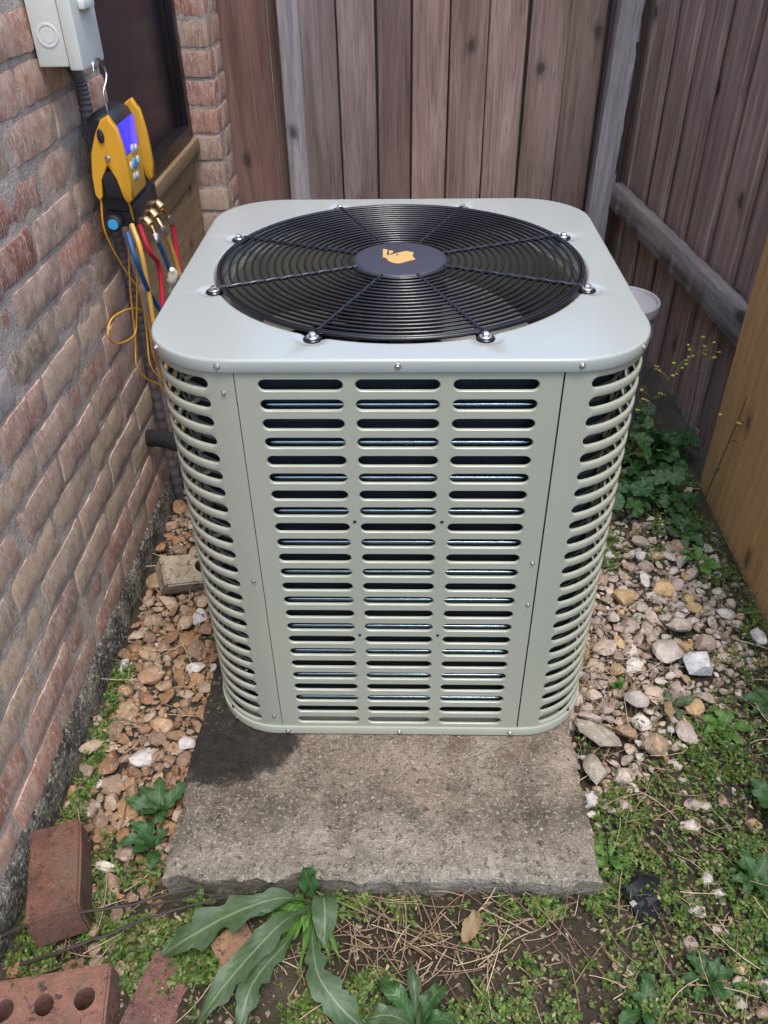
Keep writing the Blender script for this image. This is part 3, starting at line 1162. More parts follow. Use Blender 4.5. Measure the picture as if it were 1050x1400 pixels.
# newer tan board panel in front of the side fence
pm = MB()
v, f = [], []
for i in range(25):
    z = 1.75 * i / 24
    e = 0.003 * fbm(z * 2.0, 4, 4)
    for (px, py) in ((0.02, 0), (0.003, 0), (0, -0.003), (0.001, -0.45), (0.0, -0.897), (0.003, -0.9), (0.02, -0.9)):
        v.append((px + e, py + (e if py > -0.1 else 0), z))
for i in range(24):
    for k in range(7):
        k2 = (k + 1) % 7
        f.append((i * 7 + k, i * 7 + k2, (i + 1) * 7 + k2, (i + 1) * 7 + k))
f.append(tuple(range(7)))
f.append(tuple(24 * 7 + k for k in range(7)))
pm.add(v, f)
o = pm.build('fence_section', M['new_wood'], None, True, 30)
o.location = (0.848, 0.905, -0.035)
o.rotation_euler = (0, 0, R(-1.0))
tag(o, 'newer tan wooden fence section at the right edge in front of the old fence', 'fence')

# ------------------------------------------------------------------ air conditioner
HT = 0.7984
ac = tag(empty('air_conditioner', (0, 0, 0)), 'large grey green outdoor air conditioner unit with black round fan grille', 'air conditioner')
HWB, DB, RC = 0.3595, 0.718, 0.1265
FCY = 0.3590                                  # fan centre


def rrect(hw, y0, y1, rc, step=0.006):
    """perimeter as function of arc length, counter clockwise from front centre; returns f(s)->(x,y,nx,ny), total"""
    segs = [('l', (0, y0), (1, 0), hw - rc), ('a', (hw - rc, y0 + rc), -90, rc * math.pi / 2), ('l', (hw, y0 + rc), (0, 1), y1 - y0 - 2 * rc),
            ('a', (hw - rc, y1 - rc), 0, rc * math.pi / 2), ('l', (hw - rc, y1), (-1, 0), 2 * (hw - rc)), ('a', (-hw + rc, y1 - rc), 90, rc * math.pi / 2),
            ('l', (-hw, y1 - rc), (0, -1), y1 - y0 - 2 * rc), ('a', (-hw + rc, y0 + rc), 180, rc * math.pi / 2), ('l', (-hw + rc, y0), (1, 0), hw - rc)]
    tot = sum(s[3] for s in segs)

    def fn(s):
        s = s % tot
        for t, p, d_, L_ in segs:
            if s <= L_ + 1e-9:
                if t == 'l':
                    nrm = (d_[1], -d_[0])
                    return (p[0] + d_[0] * s, p[1] + d_[1] * s, nrm[0], nrm[1])
                a = math.radians(d_) + s / rc
                return (p[0] + rc * math.cos(a), p[1] + rc * math.sin(a), math.cos(a), math.sin(a))
            s -= L_
    return fn, tot


body, TOT = rrect(HWB, 0.0, DB, RC)
ROWZ = [0.7576 + (0.0399 - 0.7576) * k / 23 for k in range(24)]
ZT, ZB = 0.7815, 0.0205
SH = 0.0083                                     # slot half height


def louver_panel(name, s0, s1, slots, n_arc, lip, mat, parent):
    V, F = [], []

    def P(s, z, depth=0.0):
        x, y, a, b_ = body(s)
        V.append((x - a * depth, y - b_ * depth, z))
        return len(V) - 1
    zb = [ZT] + [(a + b_) / 2 for a, b_ in zip(ROWZ, ROWZ[1:])] + [ZB]

    def strip(sa, sb, za, zc, n):
        prev = None
        for i in range(n + 1):
            s = sa + (sb - sa) * i / n
            cur = (P(s, za), P(s, zc))
            if prev:
                F.append((prev[0], cur[0], cur[1], prev[1]))
            prev = cur
    cuts = [s0]
    for (a, b_), (c_, d_) in zip(slots, slots[1:]):
        cuts.append((b_ + c_) / 2)
    cuts.append(s1)
    mg = 0.0085
    for ci, (a, b_) in enumerate(slots):
        ca, cb = a - mg, b_ + mg
        nl = max(1, int(abs(ca - cuts[ci]) / 0.02))
        strip(cuts[ci], ca, ZB, ZT, nl)
        nr = max(1, int(abs(cuts[ci + 1] - cb) / 0.02))
        strip(cb, cuts[ci + 1], ZB, ZT, nr)
        for r_, z in enumerate(ROWZ):
            zt, zl = zb[r_], zb[r_ + 1]

            def outline(inf):
                h = SH + inf
                A, B = a + SH, b_ - SH
                pts = [(A + (B - A) * i / n_arc, z + h) for i in range(n_arc + 1)]
                for an in (60, 30, 0, -30, -60):
                    pts.append((B + h * math.cos(R(an)), z + h * math.sin(R(an))))
                pts += [(B + (A - B) * i / n_arc, z - h) for i in range(n_arc + 1)]
                for an in (240, 210, 180, 150, 120):
                    pts.append((A + h * math.cos(R(an)), z + h * math.sin(R(an))))
                return pts
            A, B = a + SH, b_ - SH
            zm = (zt + zl) / 2
            outer = [(A + (B - A) * i / n_arc, zt) for i in range(n_arc + 1)] + [(cb, zt), (cb, (zt + z) / 2), (cb, z), (cb, (zl + z) / 2), (cb, zl)] + \
                    [(B + (A - B) * i / n_arc, zl) for i in range(n_arc + 1)] + [(ca, zl), (ca, (zl + z) / 2), (ca, z), (ca, (zt + z) / 2), (ca, zt)]
            rings = [[P(s, q) for s, q in outer]]
            for inf, dp in ((lip, 0.0), (lip * 0.55, 0.0006), (lip * 0.15, 0.0016), (0.0, 0.0028), (0.0, 0.0045)):
                rings.append([P(s, q, dp) for s, q in outline(inf)])
            n = len(outer)
            for u, w in zip(rings, rings[1:]):
                for k in range(n):
                    k2 = (k + 1) % n
                    F.append((w[k], w[k2], u[k2], u[k]))
    bm = bmesh.new()
    vv = [bm.verts.new(p) for p in V]
    for q in F:
        bm.faces.new([vv[k] for k in q])
    bmesh.ops.remove_doubles(bm, verts=bm.verts, dist=1e-5)
    me = from_bm(name, bm, True, 32, False)
    return link(name, me, mat, parent)


AR = RC * math.pi / 2
HF = HWB - RC                                   # half of the flat front
SD = DB - 2 * RC                                # flat of a side
cols3 = [(-0.1936, -0.0771), (-0.0596, 0.0569), (0.0755, 0.1923)]
SL, SR = -0.2255, 0.2247                        # seams on the front
louver_panel('front_panel', SL + 0.0006, SR - 0.0012, cols3, 4, 0.0016, M['cabinet'], ac)
sA, sB = 0.2655, HF + AR + 0.045           # corner slot range (right)
louver_panel('corner_panel', SR + 0.0012, HF + AR + 0.075, [(sA, sB)], 16, 0.0022, M['cabinet'], ac)
louver_panel('corner_panel', -(HF + AR + 0.075), SL - 0.0006, [(-(HF + AR + 0.045), -0.2655)], 16, 0.0022, M['cabinet'], ac)
s_b = HF + AR + SD + AR / 2
louver_panel('side_panel', HF + AR + 0.076, s_b, [(HF + AR + 0.10, HF + AR + SD / 2 + 0.02), (HF + AR + SD / 2 + 0.05, HF + AR + SD - 0.01)], 3, 0.0028, M['cabinet'], ac)
louver_panel('side_panel', TOT - s_b, TOT - (HF + AR + 0.076), [(TOT - (HF + AR + SD - 0.01), TOT - (HF + AR + SD / 2 + 0.05)), (TOT - (HF + AR + SD / 2 + 0.02), TOT - (HF + AR + 0.10))], 3, 0.0028, M['cabinet'], ac)
louver_panel('back_panel', s_b + 0.001, TOT - s_b - 0.001, [(HF + 2 * AR + SD + 0.02, TOT / 2 - 0.02), (TOT / 2 + 0.02, TOT - HF - 2 * AR - SD - 0.02)], 4, 0.0028, M['cabinet'], ac)

# base pan
fb, tb = rrect(HWB + 0.003, -0.003, DB + 0.003, RC + 0.003)


def ring_wall(fn, tot, prof, n=180):
    v, f = [], []
    for i in range(n):
        x, y, a, b_ = fn(tot * i / n)
        for off, z in prof:
            v.append((x + a * off, y + b_ * off, z))
    m_ = len(prof)
    for i in range(n):
        j = (i + 1) % n
        for k in range(m_ - 1):
            f.append((i * m_ + k, j * m_ + k, j * m_ + k + 1, i * m_ + k + 1))
    return MB().add(v, f)


ring_wall(fb, tb, [(-0.03, 0.004), (0.0, 0.002), (0.001, 0.003), (0.001, 0.0185), (0.0, 0.0205), (-0.006, 0.0212), (-0.03, 0.0212)]).build('base_pan', M['cabinet'], ac, True, 40)


# top cover
def top_cover():
    fl, tl = rrect(0.3630, -0.0040, 0.722, 0.130)
    Nn = 360
    # sample the rounded rectangle by angle around the fan centre
    dense = [fl(tl * i / 4000) for i in range(4000)]
    angs = [(math.atan2(p[1] - FCY, p[0]) % (2 * math.pi), p) for p in dense]
    angs.sort(key=lambda q: q[0])
    ks = [q[0] for q in angs]
    import bisect
    loops = []
    samp = []
    for i in range(Nn):
        a = 2 * math.pi * i / Nn
        k = bisect.bisect_left(ks, a) % len(ks)
        samp.append(angs[k][1])
    for off, z in ((-0.002, HT - 0.0185), (-0.0004, HT - 0.0190), (0.0, HT - 0.0180), (0.0, HT - 0.0040), (-0.0006, HT - 0.0022), (-0.0018, HT - 0.0008), (-0.0034, HT - 0.0001), (-0.0055, HT)):
        loops.append([(p[0] + p[2] * off, p[1] + p[3] * off, z) for p in samp])
    tabs = [R(22.5 + 45 * k) for k in range(8)]

    def dimple(x, y):
        dz = 0
        for t in tabs:
            px, py = 0.3215 * math.cos(t), FCY + 0.3215 * math.sin(t)
            d_ = math.hypot(x - px, y - py)
            if d_ < 0.024:
                s = max(0.0, min(1.0, (0.024 - d_) / 0.010))
                dz = max(dz, 0.0032 * s * s * (3 - 2 * s))
        return dz
    for rr in (0.345, 0.341, 0.337, 0.333, 0.329, 0.325, 0.321, 0.317, 0.314):
        lp = []
        for i in range(Nn):
            a = 2 * math.pi * i / Nn
            x, y = rr * math.cos(a), FCY + rr * math.sin(a)
            lp.append((x, y, HT - dimple(x, y)))
        loops.append(lp)
    for rr, dz in ((0.3115, -0.002), (0.3095, -0.006), (0.3085, -0.012), (0.3080, -0.018), (0.3040, -0.024)):
        loops.append([(rr * math.cos(2 * math.pi * i / Nn), FCY + rr * math.sin(2 * math.pi * i / Nn), HT + dz - dimple(rr * math.cos(2 * math.pi * i / Nn), FCY + rr * math.sin(2 * math.pi * i / Nn)) * (1 if dz > -0.01 else 0)) for i in range(Nn)])
    v = [p for lp in loops for p in lp]
    f = []
    for j in range(len(loops) - 1):
        for i in range(Nn):
            i2 = (i + 1) % Nn
            f.append((j * Nn + i, j * Nn + i2, (j + 1) * Nn + i2, (j + 1) * Nn + i))
    bm = bmesh.new()
    vv = [bm.verts.new(p) for p in v]
    for q in f:
        bm.faces.new([vv[k] for k in q])
    return from_bm('top_cover', bm, True, 50)


link('top_cover', top_cover(), M['lid_sky_tint'], ac)

# inside: shroud, coil, fan
MB().lathe([(0.3035, HT - 0.0245), (0.292, HT - 0.032), (0.286, HT - 0.05), (0.284, HT - 0.16), (0.286, HT - 0.20)], 64, (0, FCY, 0)).build('fan_shroud', M['shroud_grey'], ac)
me = bpy.data.objects['fan_shroud'].data
bm = bmesh.new()
bm.from_mesh(me)
bmesh.ops.delete(bm, geom=[q for q in bm.faces if len(q.verts) > 4], context='FACES')
bm.to_mesh(me)
bm.free()

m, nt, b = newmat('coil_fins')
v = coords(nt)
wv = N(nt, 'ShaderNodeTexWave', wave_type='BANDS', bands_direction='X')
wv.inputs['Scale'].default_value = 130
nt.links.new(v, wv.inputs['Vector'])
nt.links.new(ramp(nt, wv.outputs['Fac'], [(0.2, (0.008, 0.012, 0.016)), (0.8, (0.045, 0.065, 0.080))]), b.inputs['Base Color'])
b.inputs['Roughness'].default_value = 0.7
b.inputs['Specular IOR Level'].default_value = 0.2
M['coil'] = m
fc, tcq = rrect(HWB - 0.034, 0.034, DB - 0.034, RC - 0.03)
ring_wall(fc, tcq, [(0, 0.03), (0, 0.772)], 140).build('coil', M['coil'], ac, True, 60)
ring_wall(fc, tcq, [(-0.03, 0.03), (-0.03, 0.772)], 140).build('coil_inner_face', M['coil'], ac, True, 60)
coil_me = None
for k in range(40):
    z = 0.035 + 0.0212 * k
    if z > 0.775:
        break
    if coil_me is None:
        fo, to = rrect(HWB - 0.026, 0.026, DB - 0.026, RC - 0.022)
        vv_, ff_ = [], []
        n = 120
        for i in range(n):
            x, y, a, b_ = fo(to * i / n)
            for q in range(6):
                an = 2 * math.pi * q / 6
                vv_.append((x + a * 0.0032 * math.cos(an), y + b_ * 0.0032 * math.cos(an), 0.0032 * math.sin(an)))
        for i in range(n):
            j = (i + 1) % n
            for q in range(6):
                ff_.append((i * 6 + q, j * 6 + q, j * 6 + (q + 1) % 6, i * 6 + (q + 1) % 6))
        o = MB().add(vv_, ff_).build('coil_tube', M['coil_tube'], ac, True, 80)
        coil_me = o.data
    else:
        o = link('coil_tube', coil_me, None, ac)
    o.location = (0, 0, z)
# corner posts inside the louvres
simple('post_olive', (0.20, 0.205, 0.14), 0.5, 0, 0.2, 30)
for sx_ in (-1, 1):
    mb = MB()
    mb.box((-0.0065, -0.001, 0.024), (0.0065, 0.001, 0.772), 0.0004)
    mb.box((0.0066, -0.001, 0.024), (0.0080, 0.020, 0.772), 0.0004)
    o = mb.build('corner_post', M['galvanised'] if sx_ < 0 else M['post_olive'], ac)
    o.location = (sx_ * 0.3155, 0.078, 0)
    o.rotation_euler = (0, 0, R(58) * sx_)
    if sx_ < 0:                           # copper return bends beside the left post
        bend = None
        for k in range(17):
            if bend is None:
                pth = [(0.012 * math.cos(t_ * math.pi / 8) * 0.9, -0.006 * math.sin(t_ * math.pi / 8), 0.011 * math.cos(t_ * math.pi / 8)) for t_ in range(9)]
                ob = MB().tube(pth, 0.0036, 7).build('return_bend', M['zinc'], ac, True, 60)
                bend = ob.data
            else:
                ob = link('return_bend', bend, None, ac)
            ob.location = (-0.300, 0.060, 0.07 + 0.042 * k)
            ob.rotation_euler = (0, R(8), R(-40))
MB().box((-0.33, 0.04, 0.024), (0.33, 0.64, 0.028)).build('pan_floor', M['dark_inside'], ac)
mb = MB()
for k in range(3):
    a0 = R(25 + 120 * k)
    pts, fcs = [], []
    nr, na = 8, 8
    for i in range(nr + 1):
        r_ = 0.06 + 0.20 * i / nr
        wid = R(32 + 34 * i / nr)
        for j in range(na + 1):
            t = j / na
            a = a0 + wid * (t - 0.5) + 0.25 * (i / nr)
            pts.append((r_ * math.cos(a), r_ * math.sin(a), 0.055 * (t - 0.5) + 0.012 * math.sin(t * math.pi)))
    for i in range(nr):
        for j in range(na):
            fcs.append((i * (na + 1) + j, (i + 1) * (na + 1) + j, (i + 1) * (na + 1) + j + 1, i * (na + 1) + j + 1))
    o = MB().add(pts, fcs).build('fan_blade', M['blade_metal'], ac, True, 80)
    o.location = (0, FCY, 0.650)
MB().lathe([(0.0, 0.755), (0.05, 0.75), (0.075, 0.735), (0.078, 0.69), (0.07, 0.61), (0.0, 0.60)], 40, (0, FCY, 0)).build('fan_motor', M['black_gloss'], ac)

# fan grille
gr = empty('fan_grille', (0, FCY, HT))
gr.parent = ac
NR = 18
for k in range(NR):
    r_ = 0.086 + (0.2985 - 0.086) * k / (NR - 1)
    zz = 0.0035 + 0.001 * (1 - (r_ / 0.30) ** 2)
    MB().torus(r_, 0.0023, zz, 112, 6).build('grille_ring', M['black_gloss'], gr, True, 180)
MB().torus(0.3040, 0.0034, 0.0025, 128, 8).build('grille_ring', M['black_gloss'], gr, True, 180)
spoke_me = tab_me = None
SCREW = MB().lathe([(0.0095, 0), (0.0095, 0.0012), (0.0085, 0.0020), (0.0060, 0.0022)], 20)
SCREW.lathe([(0.0055, 0.0022), (0.0055, 0.006), (0.0045, 0.0068), (0.0, 0.0066)], 6)
o = SCREW.build('screw', M['zinc'], ac, True, 30)
screw_me = o.data
screw_first = o
for k in range(8):
    t = R(22.5 + 45 * k)
    if spoke_me is None:
        pts = [(0.07 + (0.306 - 0.07) * i / 40, 0, 0.0036 + 0.0006 * math.sin(i * 1.3)) for i in range(41)]
        o = MB().tube(pts, 0.0036, 8).build('grille_spoke', M['black_gloss'], gr, True, 60)
        spoke_me = o.data
        tb_ = MB().lathe([(0.0125, -0.0065), (0.0135, -0.005), (0.0135, -0.001), (0.0120, 0.0006), (0.0, 0.0008)], 24, (0.318, 0, 0))
        tb_.box((0.301, -0.008, -0.0045), (0.318, 0.008, -0.001), 0.001)
        o2 = tb_.build('mounting_tab', M['black_gloss'], gr, True, 40)
        tab_me = o2.data
    else:
        o = link('grille_spoke', spoke_me, None, gr)
        o2 = link('mounting_tab', tab_me, None, gr)
    o.rotation_euler = (0, 0, t)
    o2.rotation_euler = (0, 0, t)
    s_ = screw_first if k == 0 else link('screw', screw_me, None, ac)
    s_.location = (0.318 * math.cos(t), FCY + 0.318 * math.sin(t), HT + 0.0008)
    s_.rotation_euler = (0, 0, k * 0.7)
hub = MB().lathe([(0.0, 0.0078), (0.070, 0.0077), (0.0765, 0.0070), (0.0795, 0.0050), (0.0805, 0.0020), (0.0805, -0.006), (0.078, -0.010), (0.0, -0.010)], 72).build('hub_cap', M['hub_black'], ac, True, 40)
hub.location = (0, FCY, HT)
LG = [(-0.0312, 0.041), (-0.0232, 0.0367), (-0.0248, 0.0095), (-0.0144, 0.0134), (-0.0041, 0.0219), (0.0083, 0.0298), (0.0216, 0.0231), (0.0192, 0.0048),
      (0.0244, -0.0106), (0.013, -0.0174), (-0.0018, -0.0288), (-0.0111, -0.0274), (-0.0186, -0.0208), (-0.0223, -0.013), (-0.0234, -0.0056), (-0.0305, 0.0008)]
LG2 = [(-0.0209, 0.0339), (-0.0132, 0.0296), (-0.0145, 0.0215), (-0.0201, 0.014)]
LG3 = [(-0.0089, 0.0079), (-0.0059, 0.0146), (-0.0034, 0.0151), (-0.0073, 0.0066)]


def flat_poly(poly, z, grow=0.0):
    n = len(poly)
    out = []
    for i in range(n):
        p0, p1, p2 = Vector(poly[i - 1]), Vector(poly[i]), Vector(poly[(i + 1) % n])
        t = ((p1 - p0).normalized() + (p2 - p1).normalized())
        t = t.normalized() if t.length > 1e-6 else (p2 - p1).normalized()
        out.append((p1.x - t.y * grow, p1.y + t.x * grow))
    bm = bmesh.new()
    lo = [bm.verts.new((x, y, z - 0.0006)) for x, y in out]
    hi = [bm.verts.new((x, y, z)) for x, y in out]
    fa = bm.faces.new(hi)
    for i in range(n):
        bm.faces.new((lo[i], lo[(i + 1) % n], hi[(i + 1) % n], hi[i]))
    bmesh.ops.triangulate(bm, faces=[fa])
    return from_bm('emblem', bm, False)


for zz, pg in ((0.0081, LG), (0.0082, LG2)):
    link('emblem_outline', flat_poly(pg, zz, 0.0013), M['brown_print'], hub, (0.0015, 0, 0))
for zz, pg in ((0.0086, LG), (0.0087, LG2)):
    link('emblem', flat_poly(pg, zz), M['gold_print'], hub, (0.0015, 0, 0))
link('emblem_eye', flat_poly(LG3, 0.0091), M['brown_print'], hub, (0.0015, 0, 0))


# cabinet screws, facing outwards
def face_screw(s, z, sc=0.55, off=0.0):
    x, y, a, b_ = body(s)
    o = link('screw', screw_me, None, ac)
    o.location = (x + a * off, y + b_ * off, z)
    o.rotation_euler = Vector((a, b_, 0)).to_track_quat('Z', 'Y').to_euler()
    o.scale = (sc, sc, sc)


for s_ in (-0.2455, -0.001, 0.2455, HF + AR * 0.62, -(HF + AR * 0.64)):
    face_screw(s_, HT - 0.0100, 0.5, 0.0037)
for s_ in (-0.215, 0.0, 0.212, -(HF + 0.09)):
    face_screw(s_, 0.012, 0.5, 0.0052)
for s_, z in ((-0.243, 0.746), (0.214, 0.437), (0.2155, 0.345), (-0.240, 0.395), (-0.240, 0.049)):
    face_screw(s_, z, 0.38, 0.0)
hm = None
for x, z in ((-0.0685, 0.5205), (0.0665, 0.5205), (-0.0685, 0.271), (0.0665, 0.271)):  # flat dark discs stand in for the shade inside small holes
    if hm is None:
        o = MB().lathe([(0.0028, 0), (0.0028, 0.0008), (0.0, 0.0009)], 12).build('hole_disc', M['dark_inside'], ac)
        hm = o.data
    else:
        o = link('hole_disc', hm, None, ac)
    o.location = (x, 0.0, z)
    o.rotation_euler = (R(90), 0, 0)
# dark seam gap filler on the right of the front panel
MB().box((SR - 0.003, 0.004, ZB), (SR + 0.003, 0.006, ZT)).build('seam', M['dark_inside'], ac)

# ------------------------------------------------------------------ things on the wall
# electrical disconnect box
bx0, bx1, by0, by1, bz0 = XW + 0.004, XW + 0.085, 0.625, 0.745, 1.075
box = tag(empty('electrical_box', (XW, 0.69, bz0)), 'pale grey electrical disconnect box on the brick wall', 'electrical box')
O = Vector((XW, 0.69, bz0))


def rel(p, o):
    return (p[0] - o[0], p[1] - o[1], p[2] - o[2])


MB().box(rel((bx0, by0, bz0), O), rel((bx0 + 0.055, by1, bz0 + 0.22), O), 0.004).build('case', M['box_paint'], box)
MB().box(rel((bx0 + 0.0555, by0 - 0.004, bz0 - 0.006), O), rel((bx1, by1 + 0.004, bz0 + 0.23), O), 0.006).build('cover', M['box_paint'], box)
MB().box(rel((bx1 + 0.0005, by0 + 0.03, bz0 + 0.085), O), rel((bx1 + 0.012, by1 - 0.03, bz0 + 0.10), O), 0.003).build('latch', M['box_paint'], box)
kn = MB().lathe([(0.0, 0.0012), (0.012, 0.0012), (0.0125, 0.0002), (0.0145, 0.0002), (0.015, 0.0014), (0.0185, 0.0014), (0.019, 0.0)], 32).build('knockout', M['box_paint'], box)
kn.location = rel((bx0 + 0.028, by0 - 0.0002, bz0 + 0.05), O)
kn.rotation_euler = (R(90), 0, 0)

# ribbed conduit running down from the box
cp = bez([(XW + 0.016, 0.735, 1.085), (XW + 0.014, 0.785, 1.03), (XW + 0.014, 0.785, 0.94), (XW + 0.014, 0.80, 0.77), (XW + 0.014, 0.828, 0.62), (XW + 0.014, 0.845, 0.45), (XW + 0.014, 0.85, 0.2), (XW + 0.02, 0.85, -0.06)], 34)
rs = [0.0125 + 0.0016 * math.sin(i * 1.5708 * 1.0) for i in range(len(cp))]
o = MB().tube(cp, rs, 12).build('conduit', M['conduit_grey'], None, True, 60)
for vtx in o.data.vertices:                     # flexible conduit pressed flat against the wall
    vtx.co.y = vtx.co.y
tag(o, 'grey brown ribbed conduit running down the brick wall below the electrical box', 'conduit')

# hook + digital gauge
GY0, GY1, GX0, GX1, GZ0, GZ1 = 0.672, 0.812, -0.607, -0.552, 0.800, 0.985
gau = tag(empty('manifold_gauge', (-0.58, 0.74, GZ0)), 'black and yellow digital refrigerant gauge with blue screen hanging from the box', 'gauge')
G0 = Vector((-0.58, 0.74, GZ0))
prof = [(GX0, GZ0 + 0.03), (GX0 + 0.006, GZ0 + 0.004), (GX1 - 0.004, GZ0), (GX1, GZ0 + 0.02), (GX1 + 0.002, GZ1 - 0.03), (GX1 - 0.005, GZ1 - 0.008), (GX1 - 0.018, GZ1), (GX0 + 0.014, GZ1 + 0.002), (GX0 + 0.003, GZ1 - 0.008)]
MB().prism([(p[0], p[1]) for p in prof], lambda u, v_, w: (u - G0.x, GY0 + w - G0.y, v_ - G0.z), GY1 - GY0, 0.008).build('body', M['black_plastic'], gau, True, 45)
MB().box(rel((GX1 + 0.0022, GY0 + 0.017, GZ1 - 0.078), G0), rel((GX1 + 0.0042, GY1 - 0.014, GZ1 - 0.019), G0), 0.0008).build('screen', M['screen'], gau)
MB().box(rel((GX1 + 0.0020, GY0 + 0.012, GZ0 + 0.025), G0), rel((GX1 + 0.0040, GY1 - 0.012, GZ1 - 0.080), G0), 0.0008).build('keypad', M['keypad_yellow'], gau)
kp = [o_ for o_ in gau.children if o_.name.startswith('keypad')][0]
for i, (dy, dz, mt, rr) in enumerate(((0.040, 0.062, 'button_grey', 0.009), (0.064, 0.062, 'button_blue', 0.011), (0.088, 0.062, 'button_grey', 0.009), (0.046, 0.040, 'button_grey', 0.008), (0.066, 0.038, 'button_grey', 0.008), (0.066, 0.088, 'button_grey', 0.009), (0.090, 0.085, 'button_grey', 0.008))):
    o = MB().lathe([(rr, 0), (rr, 0.0016), (rr * 0.8, 0.0026), (0, 0.0028)], 18).build('button', M[mt], kp)
    o.location = rel((GX1 + 0.0042, GY0 + 0.012 + dy, GZ0 + 0.02 + dz), G0)
    o.rotation_euler = (0, R(90), 0)
# lower manifold block with valve knobs
MB().box(rel((GX0 + 0.008, GY0 + 0.004, GZ0 - 0.026), G0), rel((GX1 + 0.006, GY1 + 0.05, GZ0 + 0.014), G0), 0.006).build('manifold_block', M['black_plastic'], gau)
for yk, dirn in ((GY0 + 0.004, -1), (GY1 + 0.05, 1)):
    kb = MB().lathe([(0.011, 0), (0.0165, 0.003), (0.0175, 0.012), (0.0165, 0.022), (0.012, 0.025), (0.0, 0.0252)], 20).build('valve_knob', M['black_plastic'], gau, True, 40)
    kb.location = rel((-0.585, yk, GZ0 - 0.012), G0)
    kb.rotation_euler = (R(90) if dirn < 0 else R(-90), 0, 0)
    kd_ = MB().lathe([(0.0105, 0.0254), (0.0105, 0.0264), (0.0, 0.0266)], 18).build('knob_cap', M['button_blue'], kb)
hk = bez([(-0.566, 0.700, 0.972), (-0.566, 0.698, 1.0), (-0.566, 0.697, 1.022), (-0.562, 0.712, 1.038), (-0.562, 0.722, 1.052), (-0.564, 0.712, 1.072), (-0.566, 0.692, 1.079), (-0.566, 0.672, 1.074), (-0.566, 0.668, 1.062)], 8)
MB().tube([p - G0 for p in hk], 0.0022, 8).build('hook', M['steel_wire'], gau)

# brass ports
ports = []
for i, (y, z) in enumerate(((0.852, 0.772), (0.800, 0.768), (0.748, 0.768))):
    a = Vector((-0.562, y, z + 0.012))
    dirv = Vector((0.62, -0.35, -0.45)).normalized()
    q = dirv.to_track_quat('Z', 'Y').to_matrix()
    pt = MB().lathe([(0.0055, 0), (0.0055, 0.008), (0.0085, 0.009), (0.0085, 0.016), (0.0065, 0.017), (0.0065, 0.019), (0.0105, 0.020), (0.0112, 0.022), (0.0112, 0.038), (0.0095, 0.040), (0.0045, 0.041), (0.0, 0.041)], 14, rel(a, G0), q)
    pt.build('brass_port', M['brass'], gau, True, 40)
    ports.append(a + dirv * 0.040)


# pipe clamps clipped on the gauge
CL_A = [(-0.553, 0.990), (-0.568, 0.982), (-0.584, 0.957), (-0.600, 0.921), (-0.607, 0.880), (-0.608, 0.845), (-0.602, 0.834), (-0.594, 0.842), (-0.590, 0.872), (-0.574, 0.896), (-0.560, 0.910), (-0.548, 0.94), (-0.545, 0.975)]
CL_B = [(-0.553, 0.987), (-0.541, 0.968), (-0.535, 0.930), (-0.533, 0.895), (-0.533, 0.860), (-0.536, 0.835), (-0.545, 0.828), (-0.551, 0.840), (-0.558, 0.874), (-0.568, 0.893), (-0.572, 0.905), (-0.568, 0.930), (-0.562, 0.965)]


def clamp(yc, label, flip):
    o_ = Vector((-0.57, yc, 0.83))
    root = tag(empty('pipe_clamp', o_), label, 'clamp', 'yellow pipe clamps clipped to the gauge')
    fn = lambda u, v_, w: (u - o_.x, w - 0.011, v_ - o_.z)
    MB().prism(CL_A, lambda u, v_, w: (u - o_.x, w - 0.008, v_ - o_.z), 0.015, 0.003).build('handle', M['yellow_plastic'], root, True, 50)
    MB().prism(CL_B, lambda u, v_, w: (u - o_.x, w - 0.010, v_ - o_.z), 0.019, 0.003).build('handle', M['yellow_plastic'], root, True, 50)
    pv = MB().lathe([(0.0055, 0), (0.0055, 0.002), (0.003, 0.003), (0, 0.003)], 16).build('pivot', M['zinc'], root)
    pv.location = (-0.567 - o_.x, -0.0095 if flip < 0 else 0.0085, 0.915 - o_.z)
    pv.rotation_euler = (R(90) * (1 if flip < 0 else -1), 0, 0)
    gp = MB().lathe([(0.008, 0), (0.008, 0.0025), (0.006, 0.004), (0, 0.0045)], 16).build('grip', M['black_plastic'], root)
    gp.scale = (0.8, 1.6, 1)
    gp.location = (-0.572 - o_.x, -0.0085 if flip < 0 else 0.0075, 0.955 - o_.z)
    gp.rotation_euler = (R(90) * (1 if flip < 0 else -1), 0, 0)
    MB().box((-0.018, -0.006, 0.01), (0.022, 0.006, 0.06), 0.004).build('jaw', M['black_plastic'], root)
    return root


clamp(0.658, 'yellow pipe clamp on the near side of the gauge', -1)
c2 = clamp(0.826, 'yellow pipe clamp on the far side of the gauge by the window', 1)


# hoses
def hose(name, mat, port, pts, r, label, ferr=True):
    path = bez([port] + pts, 10)
    o_ = tag(empty(name, port), label, 'hose', 'refrigerant hoses below the gauge')
    q = Vector(port)
    k = 9
    MB().tube([p - q for p in path[:k + 1]], 0.0042, 8).build('fitting', M['brass'], o_)
    MB().tube([p - q for p in path[k - 2:k + 4]], 0.0072, 10).build('ferrule', M['zinc'], o_)
    MB().tube([p - q for p in path[k:]], r, 10).build('hose_line', mat, o_, True, 80)
    return o_


